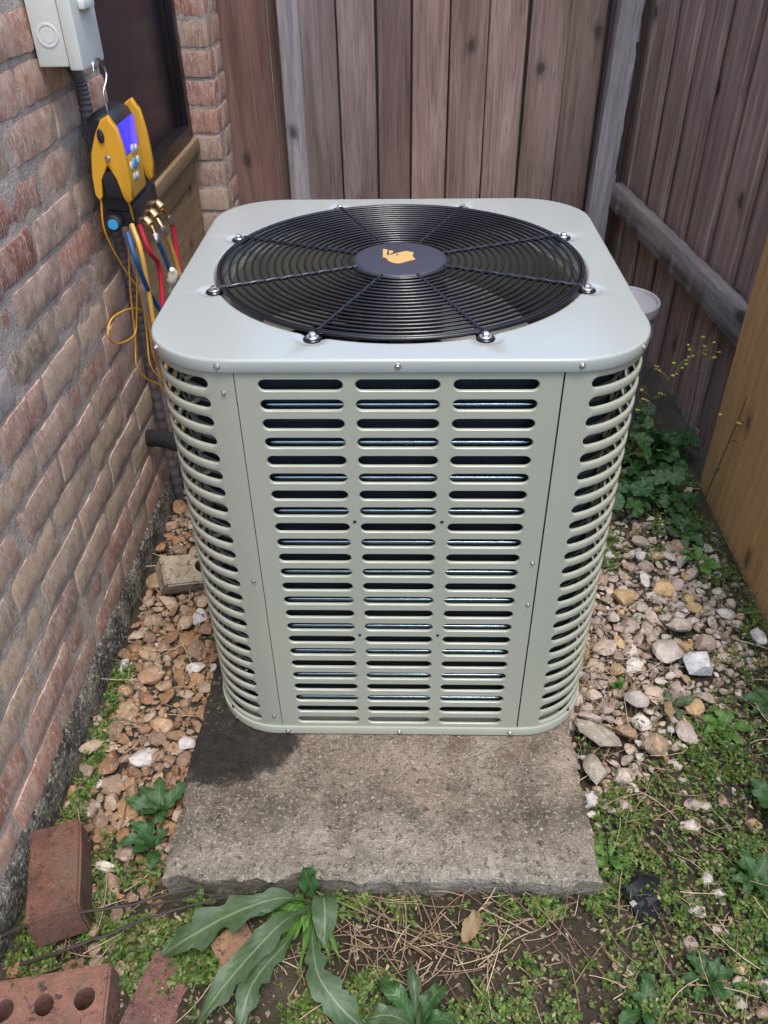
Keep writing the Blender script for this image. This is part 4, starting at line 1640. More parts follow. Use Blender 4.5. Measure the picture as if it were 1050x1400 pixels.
hose('hose', M['hose_red'], ports[0], [(-0.522, 0.845, 0.735), (-0.520, 0.848, 0.69), (-0.52, 0.84, 0.64), (-0.515, 0.83, 0.57), (-0.50, 0.80, 0.40), (-0.51, 0.72, 0.36), (-0.53, 0.69, 0.52), (-0.53, 0.725, 0.665), (-0.532, 0.685, 0.72), (-0.545, 0.69, 0.775)], 0.0052, 'red rubber hose hanging from the brass gauge port nearest the window')
hose('hose', M['hose_yellow'], ports[1], [(-0.520, 0.775, 0.735), (-0.515, 0.79, 0.69), (-0.51, 0.80, 0.63), (-0.50, 0.80, 0.55), (-0.49, 0.74, 0.40), (-0.51, 0.62, 0.40), (-0.528, 0.615, 0.55), (-0.53, 0.622, 0.65), (-0.532, 0.63, 0.74), (-0.55, 0.66, 0.785)], 0.0052, 'yellow rubber hose hanging from the middle brass gauge port')
hose('hose', M['hose_blue'], ports[2], [(-0.520, 0.712, 0.738), (-0.515, 0.725, 0.70), (-0.51, 0.745, 0.64), (-0.50, 0.77, 0.57), (-0.49, 0.74, 0.48), (-0.50, 0.68, 0.50), (-0.525, 0.655, 0.605), (-0.53, 0.625, 0.655), (-0.531, 0.588, 0.735), (-0.545, 0.61, 0.785)], 0.005, 'blue rubber hose hanging from the brass gauge port nearest the camera')
# pale cap on a hose end
vv_ = MB()
vv_.lathe([(0.003, -0.040), (0.009, -0.036), (0.012, -0.026), (0.010, -0.016), (0.013, -0.006), (0.015, 0.004), (0.013, 0.013), (0.009, 0.020), (0.006, 0.026), (0.0, 0.028)], 22)
o = vv_.build('rag', M['off_white'], None)
for vtx in o.data.vertices:
    vtx.co += Vector((0.006 * fbm(vtx.co.x * 120, vtx.co.z * 90, 1), 0.006 * fbm(vtx.co.y * 120, vtx.co.z * 90, 2), 0.004 * fbm(vtx.co.x * 90, vtx.co.y * 90, 5)))
    vtx.co.x *= 0.8
o.location = (-0.485, 0.660, 0.668)
o.rotation_euler = (R(12), R(10), 0)
tag(o, 'crumpled off white rag among the hoses behind the unit', 'rag')

# yellow probe cables
def cable(pts, label):
    o_ = MB().tube(bez(pts, 12), 0.0021, 6).build('probe_cable', M['yellow_cable'], None, True, 80)
    tag(o_, label, 'cable', 'yellow probe cables on the wall')


cable([(-0.545, 0.655, 0.835), (-0.555, 0.69, 0.76), (-0.58, 0.72, 0.66), (-0.605, 0.735, 0.56), (-0.615, 0.72, 0.515), (-0.622, 0.63, 0.535), (-0.622, 0.585, 0.575), (-0.618, 0.62, 0.60), (-0.61, 0.74, 0.57), (-0.605, 0.80, 0.52), (-0.605, 0.79, 0.43), (-0.60, 0.82, 0.34), (-0.58, 0.78, 0.25), (-0.54, 0.70, 0.20), (-0.46, 0.66, 0.19), (-0.38, 0.62, 0.21)], 'thin yellow cable looping out over the brick wall')
cable([(-0.598, 0.842, 0.83), (-0.605, 0.80, 0.74), (-0.615, 0.76, 0.62), (-0.62, 0.735, 0.50), (-0.622, 0.71, 0.44), (-0.615, 0.74, 0.39), (-0.60, 0.80, 0.33), (-0.57, 0.80, 0.22), (-0.50, 0.72, 0.17), (-0.38, 0.64, 0.18)], 'thin yellow cable hanging straight down close to the brick wall')
cable([(-0.60, 0.655, 0.838), (-0.608, 0.66, 0.77), (-0.60, 0.70, 0.68), (-0.59, 0.745, 0.60), (-0.60, 0.76, 0.50), (-0.60, 0.745, 0.42), (-0.58, 0.79, 0.35), (-0.56, 0.81, 0.36), (-0.48, 0.74, 0.33), (-0.37, 0.66, 0.30)], 'thin yellow cable running behind the hoses to the unit')

# insulated suction line
mb = MB()
pp = bez([(XW - 0.03, 0.775, 0.200), (XW + 0.05, 0.735, 0.222), (XW + 0.14, 0.68, 0.226), (-0.40, 0.62, 0.226), (-0.35, 0.60, 0.226)], 8)
mb.tube(pp, [0.022 + 0.0006 * math.sin(i * 1.9) for i in range(len(pp))], 18)
tag(mb.build('insulated_pipe', M['foam_black'], None, True, 60), 'black foam insulated pipe between the brick wall and the unit', 'pipe')

# drum behind the unit
dr = tag(empty('drum', (0.588, 1.06, -0.05)), 'grey round drum with pale worn lid behind the unit on the right', 'drum')
MB().lathe([(0.084, 0.0), (0.088, 0.01), (0.088, 0.40), (0.091, 0.405), (0.091, 0.42), (0.088, 0.425), (0.088, 0.49), (0.0875, 0.492), (0.0, 0.492)], 48).build('drum_body', M['drum_grey'], dr)
MB().lathe([(0.0885, 0.476), (0.094, 0.478), (0.095, 0.482), (0.095, 0.502), (0.092, 0.506), (0.088, 0.505), (0.084, 0.498), (0.0, 0.4985)], 48).build('drum_lid', M['drum_lid'], dr)

# ------------------------------------------------------------------ loose stones
def stone_data(seed, angular):
    r = random.Random(seed)
    bm = bmesh.new()
    bmesh.ops.create_icosphere(bm, subdivisions=2, radius=1.0)
    planes = []
    for _ in range(11 if angular else 5):
        nrm = Vector((r.uniform(-1, 1), r.uniform(-1, 1), r.uniform(-1, 1))).normalized()
        planes.append((nrm, r.uniform(0.50, 0.78) if angular else r.uniform(0.62, 0.9)))
    ax = (1.0, r.uniform(0.62, 0.9), r.uniform(0.42, 0.68))
    for v in bm.verts:
        p = v.co.copy()
        k = 1 + 0.34 * fbm(p.x * 0.9 + seed * 3.1, p.y * 0.9, p.z * 0.9) + 0.09 * fbm(p.x * 3 + seed, p.y * 3, p.z * 3)
        p = p * k
        for nrm, d_ in planes:
            e = p.dot(nrm) - d_
            if e > 0:
                p -= nrm * e * 0.97
        v.co = Vector((p.x * ax[0], p.y * ax[1], p.z * ax[2]))
    bmesh.ops.recalc_face_normals(bm, faces=bm.faces)
    bm.verts.index_update()
    vs_ = np.array([v.co[:] for v in bm.verts])
    fs_ = [[v.index for v in f_.verts] for f_ in bm.faces]
    bm.free()
    return vs_, fs_


SD_ = [stone_data(s_, s_ % 3 != 0) for s_ in range(12)]
SME = []
for vs_, fs_ in SD_:
    me = mesh('stone', vs_.tolist(), fs_, True, 27)
    me.materials.append(M['stone'])
    SME.append(me)


class Scatter:
    def __init__(self):
        self.c = []
        self.grid = {}

    def ok(self, x, y, r, k=0.78):
        gx, gy = int(x / 0.04), int(y / 0.04)
        for i in range(gx - 2, gx + 3):
            for j in range(gy - 2, gy + 3):
                for (a, b_, q) in self.grid.get((i, j), ()):
                    if (a - x) ** 2 + (b_ - y) ** 2 < (k * (r + q)) ** 2:
                        return False
        return True

    def add(self, x, y, r):
        self.c.append((x, y, r))
        self.grid.setdefault((int(x / 0.04), int(y / 0.04)), []).append((x, y, r))


SC = Scatter()
LEFT_PAL = [(0.31, 0.17, 0.08), (0.24, 0.125, 0.062), (0.34, 0.225, 0.13), (0.29, 0.19, 0.12), (0.38, 0.28, 0.19), (0.27, 0.145, 0.072), (0.33, 0.205, 0.11), (0.36, 0.27, 0.20), (0.23, 0.15, 0.10)]
RIGHT_PAL = [(0.46, 0.375, 0.30), (0.42, 0.33, 0.265), (0.52, 0.455, 0.39), (0.33, 0.23, 0.165), (0.56, 0.51, 0.45), (0.46, 0.365, 0.28), (0.43, 0.35, 0.30), (0.48, 0.33, 0.17), (0.36, 0.29, 0.25), (0.50, 0.43, 0.36)]


def bed(n_try, region, dens, sizes, seed):
    r = random.Random(seed)
    out = []
    for lo, hi, n, k in sizes:
        for _ in range(n):
            x = r.uniform(region[0], region[1])
            y = r.uniform(region[2], region[3])
            rr = r.uniform(lo, hi)
            if r.random() > dens(x, y, rr):
                continue
            if SC.ok(x, y, rr, k):
                SC.add(x, y, rr)
                out.append((x, y, rr))
    return out


def in_pad(x, y, m_=0.0):
    return PX0 - m_ < x < PX1 + m_ and PY0 - m_ < y < PY1


# reserve the spots of the single things first
big = [
    ('stone', (0.588, 0.245), (0.040, 0.030, 0.024), 25, 3, (0.46, 0.40, 0.35), 'long beige stone with a rust spot in the middle of the right gravel'),
    ('stone', (0.640, 0.205), (0.046, 0.036, 0.032), -20, 1, (0.58, 0.58, 0.58), 'largest white and grey stone in the right gravel'),
    ('stone', (0.640, 0.318), (0.040, 0.030, 0.024), 15, 5, (0.40, 0.33, 0.27), 'flat tan stone behind the white and grey stone'),
    ('stone', (0.672, 0.258), (0.028, 0.024, 0.022), 40, 0, (0.36, 0.28, 0.22), 'round brown stone right of the white and grey stone'),
    ('stone', (0.486, 0.108), (0.034, 0.027, 0.022), -35, 7, (0.42, 0.37, 0.33), 'grey pitted stone near the right corner of the unit'),
    ('stone', (0.502, -0.004), (0.028, 0.024, 0.022), 10, 9, (0.40, 0.29, 0.19), 'tan stone with yellow crust at the front of the right gravel'),
    ('stone', (0.455, 0.030), (0.024, 0.020, 0.018), 0, 2, (0.30, 0.19, 0.12), 'round rust brown stone at the front of the right gravel'),
    ('stone', (0.392, 0.070), (0.030, 0.017, 0.014), -15, 4, (0.44, 0.36, 0.33), 'pinkish long stone touching the right corner of the unit'),
    ('stone', (0.800, 0.285), (0.016, 0.021, 0.015), 20, 6, (0.62, 0.57, 0.50), 'small cream stone alone beside the tan fence section'),
    ('stone', (0.600, 0.560), (0.016, 0.019, 0.016), 0, 8, (0.62, 0.58, 0.57), 'small white oval stone among the weeds behind the gravel'),
    ('stone', (-0.519, -0.252), (0.024, 0.014, 0.011), 5, 10, (0.58, 0.52, 0.44), 'cream flat stone beside the standing loose brick'),
    ('stone', (-0.545, 0.180), (0.032, 0.026, 0.020), 20, 0, (0.33, 0.20, 0.115), 'large smooth brown stone in the left gravel strip'),
    ('stone', (-0.428, 0.010), (0.020, 0.014, 0.012), 10, 3, (0.56, 0.53, 0.52), 'white stone against the black stained edge of the pad'),
    ('flat_rock', (0.398, 0.020), (0.062, 0.034, 0.022), -42, 5, (0.32, 0.285, 0.22), 'flat grey brown rock wedged against the right edge of the pad'),
    ('flat_rock', (0.374, -0.052), (0.030, 0.036, 0.020), 10, 1, (0.37, 0.33, 0.26), 'pale angular rock against the pad in front of the flat rock'),
]
for nm, (x, y), sz, rz, var, col, lab in big:
    SC.add(x, y, max(sz[0], sz[1]) * 0.9)
    o = link(nm, SME[var], None)
    o.location = (x, y, ground_z(x, y) + sz[2] * 0.75 + (0.012 if x > 0.3 else 0.006))
    o.scale = (sz[0], sz[1] / 0.78, sz[2] / 0.58)
    o.rotation_euler = (R(rnd.uniform(-8, 8)), R(rnd.uniform(-8, 8)), R(rz))
    o.color = (*col, 1)
    tag(o, lab, 'stone' if nm == 'stone' else 'rock')
for x, y, r_ in ((-0.575, -0.30, 0.06), (-0.585, -0.22, 0.055), (-0.55, -0.37, 0.05), (-0.52, -0.49, 0.06), (-0.60, -0.49, 0.05), (-0.46, -0.49, 0.05), (-0.545, 0.49, 0.05), (0.43, -0.29, 0.04)):
    SC.add(x, y, r_)


def left_d(x, y, rr):
    if in_pad(x, y, rr * 0.5) or x < -0.628:
        return 0
    d_ = 1.0
    if y < -0.12:
        d_ *= max(0.16, 1 - (-0.12 - y) * 4.0)
    if x < -0.60 and y < 0.3:
        d_ *= 0.4
    return d_


def right_d(x, y, rr):
    if in_pad(x, y, rr * 0.5) or x > 0.815:
        return 0
    edge = y - (-0.050 + (x - 0.40) * 0.80)
    d_ = 1.0 if edge > 0 else max(0.03, 1 + edge * 11)
    if x > 0.70:
        d_ *= max(0.12, 1 - (x - 0.70) * 9)
    if y > 0.46:
        d_ *= max(0.12, 1 - (y - 0.46) * 3.2)
    return d_


lb = bed(0, (-0.63, -0.395, -0.52, 1.5), left_d, [(0.018, 0.027, 600, 0.78), (0.0115, 0.018, 2200, 0.72), (0.0075, 0.0115, 5000, 0.66), (0.005, 0.0075, 6000, 0.62)], 3)
rbd = bed(0, (0.345, 0.82, -0.52, 1.1), right_d, [(0.019, 0.027, 420, 0.82), (0.012, 0.019, 2200, 0.74), (0.0085, 0.013, 4200, 0.66), (0.0055, 0.0085, 5200, 0.62)], 4)


def make_bed(name, items, pal, seed, hi):  # hi: how far the stones stand out of the soil
    r = random.Random(seed)
    root = tag(empty(name, (0, 0, -0.05)), kind='structure')
    items = sorted(items, key=lambda q: -q[2] / (1.2 + max(0, q[1] + 0.4)) - (0.01 if q[1] > 1.0 else 0) * -1)
    fv, ff, fcol = [], [], []
    for n_, (x, y, rr) in enumerate(items):
        i = r.randrange(len(SD_))
        col = r.choice(pal)
        k = r.uniform(0.82, 1.2)
        col = tuple(min(0.75, c_ * k) for c_ in col)
        if r.random() < 0.035:
            col = (0.56, 0.53, 0.50)
        rot = (R(r.uniform(-22, 22)), R(r.uniform(-22, 22)), R(r.uniform(0, 360)))
        sc_ = (rr * 1.12, rr * 1.12 * r.uniform(0.9, 1.25), rr * r.uniform(0.9, 1.3))
        z = ground_z(x, y) + rr * 0.28 + hi + r.uniform(-0.25, 0.35) * rr
        if n_ < 290:
            o = link('stone', SME[i], None, root)
            o.location = (x, y, z + 0.05)
            o.rotation_euler = rot
            o.scale = sc_
            o.color = (*col, 1)
        else:
            from mathutils import Euler
            mt = np.array(Euler(rot).to_matrix()) @ np.diag(sc_)
            p = SD_[i][0] @ mt.T + np.array([x, y, z + 0.05])
            n = len(fv)
            fv += p.tolist()
            ff += [[a + n for a in q] for q in SD_[i][1]]
            fcol += [(*col, 1)] * len(p)
    if fv:
        me = mesh('pebbles', fv, ff, True, 27)
        add_attr_col(me, fcol)
        tag(link('pebbles', me, M['stone_field'], root), kind='stuff')
    return root


make_bed('gravel_strip', lb, LEFT_PAL, 1, 0.002)
make_bed('gravel_bed', rbd, RIGHT_PAL, 2, 0.002)


# ------------------------------------------------------------------ loose bricks
def cored_brick(name, L, W, H, holes, hr, seed, through='z'):
    bm = bmesh.new()
    bmesh.ops.create_cube(bm, size=1)
    for v in bm.verts:
        v.co = Vector((v.co.x * L, v.co.y * W, v.co.z * H))
    bmesh.ops.bevel(bm, geom=list(bm.edges), offset=0.004, segments=2, affect='EDGES')
    me = bpy.data.meshes.new(name)
    bm.to_mesh(me)
    bm.free()
    tmp = link('tmp_brick', me)
    cuts = []
    for (x, y) in holes:
        c = MB().lathe([(hr, -H), (hr, H)], 20, (x, y, 0)).build('tmp_cut', None)
        md = tmp.modifiers.new('b', 'BOOLEAN')
        md.operation = 'DIFFERENCE'
        md.solver = 'EXACT'
        md.object = c
        cuts.append(c)
    dg = bpy.context.evaluated_depsgraph_get()
    out = bpy.data.meshes.new_from_object(tmp.evaluated_get(dg))
    for c in cuts + [tmp]:
        bpy.data.objects.remove(c)
    bm = bmesh.new()
    bm.from_mesh(out)
    bmesh.ops.triangulate(bm, faces=bm.faces)
    bmesh.ops.subdivide_edges(bm, edges=[e for e in bm.edges if e.calc_length() > 0.02], cuts=2)
    for v in bm.verts:
        p = v.co
        v.co = p + Vector((fbm(p.x * 30, p.y * 30, p.z * 30 + seed), fbm(p.y * 30, p.z * 30, p.x * 30 + seed), fbm(p.z * 30, p.x * 30, p.y * 30 + seed))) * 0.0022
    bm.to_mesh(out)
    bm.free()
    out.polygons.foreach_set('use_smooth', [True] * len(out.polygons))
    out.set_sharp_from_angle(angle=R(30))
    out.materials.append(M['brick_loose'])
    return out


me = cored_brick('loose_brick', 0.19, 0.09, 0.085, [(-0.060, 0), (0.0, 0), (0.060, 0)], 0.015, 1)
o = link('loose_brick', cored_brick('loose_brick', 0.175, 0.085, 0.075, [], 0.015, 2))
o.location = (-0.573, -0.298, -0.008)
o.rotation_euler = (R(2), R(-5), R(-72))
o.color = (0.15, 0.066, 0.042, 1)
tag(o, 'red brown loose brick lying against the foundation', 'brick')
o = link('loose_brick', me)
o.location = (-0.522, -0.497, -0.024)
o.scale = (0.98, 1.0, 0.9)
o.rotation_euler = (R(4), R(-2), R(8.5))
o.color = (0.21, 0.10, 0.07, 1)
tag(o, 'red loose brick with a row of round core holes in the front left corner', 'brick')
o = link('loose_brick', cored_brick('loose_brick', 0.12, 0.08, 0.06, [(0.036, 0.004)], 0.015, 3))
o.location = (-0.535, 0.488, -0.015)
o.rotation_euler = (R(28), R(16), R(28))
o.color = (0.36, 0.30, 0.22, 1)
tag(o, 'broken tan brick chunk with one round hole between wall and unit', 'brick')
o = link('loose_brick', cored_brick('loose_brick', 0.062, 0.05, 0.045, [], 0.01, 4))
o.location = (-0.262, -0.392, -0.035)
o.rotation_euler = (R(6), R(-5), R(38))
o.color = (0.27, 0.155, 0.09, 1)
tag(o, 'small brown brick fragment under the big weed leaves', 'brick')
o = link('loose_brick', cored_brick('loose_brick', 0.17, 0.075, 0.06, [], 0.01, 6))
o.location = (-0.385, -0.485, -0.068)
o.rotation_euler = (R(20), R(4), R(76))
o.color = (0.15, 0.07, 0.055, 1)
tag(o, 'half buried dark red brick between the big weed and the holed brick', 'brick')


# ------------------------------------------------------------------ plants
def leaf_mesh(name, pts, width, lobes=0, depth=0.25, fold=0.15, seed=0, wave=0.004, shape=0.62):
    """leaf blade along a midrib of points; returns mesh with UV (u across, v along)"""
    P = bez(pts, 14 if lobes else 8)
    n = len(P)
    r = random.Random(seed)
    ph = r.uniform(0, 6)
    v, f, uv = [], [], []
    cross = 7
    for i, p in enumerate(P):
        t = i / (n - 1)
        d_ = (P[min(i + 1, n - 1)] - P[max(i - 1, 0)]).normalized()
        s = d_.cross(Vector((0, 0, 1)))
        s = s.normalized() if s.length > 1e-4 else Vector((1, 0, 0))
        up = s.cross(d_).normalized()
        prof = (math.sin(math.pi * min(1, t ** shape)) ** 0.8) if t < 0.999 else 0
        prof = max(prof, 0.055 * (1 - t))
        for k in range(cross):
            q = (k / (cross - 1)) * 2 - 1
            w = width * prof
            if lobes:
                saw = (t * lobes + ph / 6.28 + (0.18 if q > 0 else 0.0) + 0.12 * fbm(t * 5, 2.0 if q > 0 else 7.0, seed)) % 1.0
                saw = saw ** 0.6 if saw < 0.8 else (1 - saw) / 0.2 * 0.87
                w *= 1 - depth * (1 - saw) * (1 if abs(q) > 0.6 else 0.35) + 0.20 * fbm(t * 11, 3.0 if q > 0 else 0.0, seed)
            co = p + s * (q * w) + up * (fold * abs(q) * w - wave * 0 + wave * math.sin(t * 17 + q * 2 + ph) * abs(q))
            v.append(co)
            uv.append((q * 0.5 + 0.5, t))
    for i in range(n - 1):
        for k in range(cross - 1):
            f.append((i * cross + k, i * cross + k + 1, (i + 1) * cross + k + 1, (i + 1) * cross + k))
    me = bpy.data.meshes.new(name)
    me.from_pydata([tuple(p) for p in v], [], f)
    lay = me.uv_layers.new(name='UVMap')
    for lp in me.loops:
        lay.data[lp.index].uv = uv[lp.vertex_index]
    me.polygons.foreach_set('use_smooth', [True] * len(me.polygons))
    return me


def plant(name, root, label, cat='weed', group=None):
    return tag(empty(name, root), label, cat, group)


RT = Vector((-0.135, -0.320, -0.045))
pl_ = plant('broadleaf_weed', RT, 'large weed with long grey green lobed leaves in front of the pad')


def abs_leaf(parent, origin, pts, width, mat, **kw):
    me = leaf_mesh('leaf', [Vector(p) - Vector(origin) for p in pts], width, **kw)
    return link('leaf', me, mat, parent)


abs_leaf(pl_, RT, [(-0.135, -0.320, -0.03), (-0.19, -0.335, 0.015), (-0.26, -0.365, 0.025), (-0.325, -0.395, 0.01), (-0.375, -0.415, -0.015)], 0.034, M['leaf_grey'], lobes=5, depth=0.5, seed=1, shape=1.5)
abs_leaf(pl_, RT, [(-0.135, -0.325, -0.03), (-0.175, -0.37, 0.02), (-0.215, -0.42, 0.03), (-0.26, -0.47, 0.015), (-0.30, -0.515, -0.015)], 0.025, M['leaf_grey'], lobes=6, depth=0.35, seed=2, shape=1.25)
abs_leaf(pl_, RT, [(-0.130, -0.312, -0.03), (-0.122, -0.330, 0.008), (-0.117, -0.365, 0.012), (-0.116, -0.405, -0.005)], 0.021, M['leaf_grey'], seed=3, shape=1.15)
abs_leaf(pl_, RT, [(-0.140, -0.312, -0.03), (-0.146, -0.306, -0.005), (-0.152, -0.302, 0.02), (-0.155, -0.298, 0.045)], 0.019, M['leaf_dark'], seed=4, shape=1.2)
abs_leaf(pl_, RT, [(-0.135, -0.325, -0.03), (-0.135, -0.39, 0.0), (-0.12, -0.45, 0.01), (-0.085, -0.49, 0.0), (-0.045, -0.515, -0.02)], 0.028, M['leaf_grey'], lobes=5, depth=0.45, seed=5, shape=1.9)
abs_leaf(pl_, RT, [(-0.138, -0.325, -0.03), (-0.18, -0.40, -0.005), (-0.22, -0.46, 0.0), (-0.235, -0.52, -0.02)], 0.022, M['leaf_grey'], lobes=5, depth=0.4, seed=6, shape=1.7)
for i in range(14):
    a = R(190 + i * 8)
    Ls = 0.07 + 0.06 * rnd.random()
    e = RT + Vector((math.cos(a) * Ls, math.sin(a) * Ls, 0.025 + 0.02 * rnd.random()))
    abs_leaf(pl_, RT, [RT + Vector((0, 0, 0.01)), (RT + e) / 2 + Vector((0, 0, 0.02)), e], 0.0055, M['leaf_bright'], seed=20 + i)

RT2 = Vector((0.03, -0.500, -0.045))
p2 = plant('broadleaf_weed', RT2, 'small weed with pointed leaves at the bottom edge right of the big weed')
for i, (dx, dy, dz, w) in enumerate(((-0.06, 0.055, 0.03, 0.014), (-0.01, 0.075, 0.04, 0.010), (0.045, 0.05, 0.03, 0.012), (-0.08, 0.0, 0.03, 0.016), (0.06, 0.0, 0.02, 0.012), (0.02, 0.03, 0.05, 0.008))):
    abs_leaf(p2, RT2, [RT2, RT2 + Vector((dx * .5, dy * .5, dz + 0.015)), RT2 + Vector((dx, dy, dz))], w, M['leaf_grey'] if i % 2 else M['leaf_dark'], lobes=2 if i % 2 else 0, seed=40 + i, shape=1.1)

# generic rosettes with shared leaf meshes
LEAFSET = []
for i in range(5):
    r = random.Random(60 + i)
    L_ = 1.0
    up = r.uniform(0.12, 0.4)
    LEAFSET.append(leaf_mesh('leaf', [(0, 0, 0), (0.3, 0.02, up * 0.8), (0.65, 0.03 * r.uniform(-1, 1), up), (1.0, 0.05 * r.uniform(-1, 1), up * 0.55)], r.uniform(0.19, 0.27), lobes=r.choice((4, 5, 6)), depth=0.42, seed=70 + i, wave=0.03, shape=1.35))


def rosette(name, root, n, size, mat, label, seed, group=None, spread=(0, 360), up=(0.0, 35)):
    r = random.Random(seed)
    root = (root[0], root[1], ground_z(root[0], root[1]) + 0.004)
    p = plant(name, root, label, 'weed', group)
    for i in range(n):
        me = LEAFSET[r.randrange(5)]
        o = bpy.data.objects.new('leaf', me)
        C.objects.link(o)
        o.parent = p
        s = size * r.uniform(0.65, 1.1)
        o.scale = (s, s, s)
        o.rotation_euler = (R(r.uniform(-15, 15)), R(-r.uniform(*up)), R(spread[0] + (spread[1] - spread[0]) * (i + r.uniform(-.25, .25)) / n))
        if len(me.materials) == 0:
            me.materials.append(mat)
        o.material_slots[0].link = 'OBJECT'
        o.material_slots[0].material = mat
    return p


rosette('leafy_weed', (-0.445, -0.150, 0), 7, 0.085, M['leaf_dark'], 'dark green leafy weed against the left edge of the pad', 1, spread=(60, 330), up=(15, 55))
rosette('leafy_weed', (-0.440, -0.215, 0), 6, 0.075, M['leaf_dark'], 'lower dark green weed between the pad and the loose brick', 2, spread=(60, 330), up=(5, 45))
rosette('leafy_weed', (0.690, -0.135, 0), 9, 0.075, M['leaf_dark'], 'broad leaved weed at the right edge above the lower corner', 3)
rosette('leafy_weed', (0.600, -0.275, 0), 8, 0.07, M['leaf_dark'], 'dark weed with wide leaves right of the black plastic scrap', 4)
rosette('leafy_weed', (0.480, -0.430, 0), 8, 0.06, M['leaf_dark'], 'low weed at the bottom edge under the black plastic scrap', 5)
rosette('leafy_weed', (0.650, 0.045, 0), 7, 0.055, M['leaf_bright'], 'bright green weed growing at the right end of the gravel', 6)
rosette('leafy_weed', (0.770, 0.100, 0), 9, 0.075, M['leaf_dark'], 'weed below the tan fence section at the right edge', 7)
rosette('leafy_weed', (0.372, -0.225, 0), 5, 0.050, M['leaf_bright'], 'small green weed at the front right corner of the pad', 8)
rosette('leafy_weed', (0.600, -0.430, 0), 8, 0.07, M['leaf_dark'], 'weed in the bottom right corner of the ground', 9)
rosette('leafy_weed', (0.372, -0.475, 0), 5, 0.055, M['leaf_dark'], 'small weed at the bottom edge right of centre', 10)
rosette('leafy_weed', (0.560, 0.105, 0), 4, 0.055, M['leaf_grey'], 'few grey green leaves between stones at the front of the gravel', 11)
rosette('leafy_weed', (-0.335, -0.312, 0), 4, 0.038, M['leaf_bright'], 'tiny weed at the front left edge of the pad', 12)
rosette('leafy_weed', (0.465, 0.150, 0), 4, 0.038, M['leaf_bright'], 'tiny bright weed standing in the gravel near the unit', 13, up=(30, 70))
rosette('leafy_weed', (-0.402, 0.262, 0), 4, 0.075, M['leaf_dark'], 'single green weed under the left corner of the unit', 14, up=(40, 75))
rosette('leafy_weed', (0.745, 0.545, 0), 7, 0.075, M['leaf_bright'], 'green weed at the foot of the tan fence section', 15)
rosette('leafy_weed', (0.735, 0.665, 0), 7, 0.085, M['leaf_dark'], 'dark green weed at the back foot of the tan fence section', 16)


# mallow-like clump: rounded lobed leaves on stems
def round_leaf(seed):
    r = random.Random(seed)
    v, f, uv = [(0, 0, 0)], [], [(0.5, 0.0)]
    n = 30
    for ring in (0.5, 1.0):
        for i in range(n):
            a = 2 * math.pi * i / n
            lob = 1 - 0.13 * (0.5 + 0.5 * math.cos(a * 6)) - 0.03 * abs(math.sin(a * 16))
            notch = 1 - 0.75 * math.exp(-((math.atan2(math.sin(a - math.pi), math.cos(a - math.pi))) / 0.22) ** 2)
            q = ring * lob * (notch if ring == 1.0 else (0.5 + 0.5 * notch))
            v.append((q * math.cos(a), q * math.sin(a), 0.16 * ring * ring * (0.6 + 0.5 * math.cos(a * 6)) + 0.05 * r.uniform(-1, 1)))
            uv.append((0.5 + 0.5 * math.cos(a * 3.0) * 0.4 + 0.3, ring))
    for i in range(n):
        j = (i + 1) % n
        f.append((0, 1 + i, 1 + j))
        f.append((1 + i, 1 + n + i, 1 + n + j, 1 + j))
    me = bpy.data.meshes.new('leaf')
    me.from_pydata(v, [], f)
    lay = me.uv_layers.new(name='UVMap')
    for lp in me.loops:
        lay.data[lp.index].uv = uv[lp.vertex_index]
    me.polygons.foreach_set('use_smooth', [True] * len(me.polygons))
    me.materials.append(M['leaf_dark'])
    return me


RL = [round_leaf(s_) for s_ in range(3)]


def mallow(x, y, n, h, rad, label, seed):
    r = random.Random(seed)
    z0 = ground_z(x, y)
    p = plant('mallow_weed', (x, y, z0), label, 'weed', 'round leaved weeds behind the gravel')
    for i in range(n):
        a = r.uniform(0, 2 * math.pi)
        d_ = rad * math.sqrt(r.random())
        tip = Vector((d_ * math.cos(a), d_ * math.sin(a), h * r.uniform(0.25, 1.0) * (1 - 0.45 * d_ / rad)))
        lf = link('leaf', RL[r.randrange(3)], None, p)
        s = r.uniform(0.018, 0.036)
        lf.scale = (s, s, s)
        lf.location = tip
        lf.rotation_euler = (R(r.uniform(-10, 45)), R(r.uniform(-30, 30)), r.uniform(0, 6.3))
        if i % 2 == 0:
            MB().tube(bez([(0, 0, 0), (tip.x * .4, tip.y * .4, tip.z * 0.7), tip], 5), 0.0014, 5).build('stem', M['green_stem'], p)


for i, (x, y, n, h, rad, lab) in enumerate((
        (0.60, 0.93, 26, 0.20, 0.10, 'tall round leaved weed nearest the unit in the clump'),
        (0.70, 0.98, 26, 0.17, 0.10, 'round leaved weed in the middle of the clump by the fence'),
        (0.72, 0.82, 22, 0.10, 0.09, 'low round leaved weed at the front of the clump'),
        (0.60, 0.78, 20, 0.11, 0.08, 'low round leaved weed beside the right side of the unit'),
        (0.78, 1.02, 20, 0.13, 0.08, 'round leaved weed against the side fence boards'),
        (0.68, 1.20, 22, 0.20, 0.11, 'round leaved weed at the back of the clump under the rail'))):
    mallow(x, y, n, h, rad, lab, 90 + i)


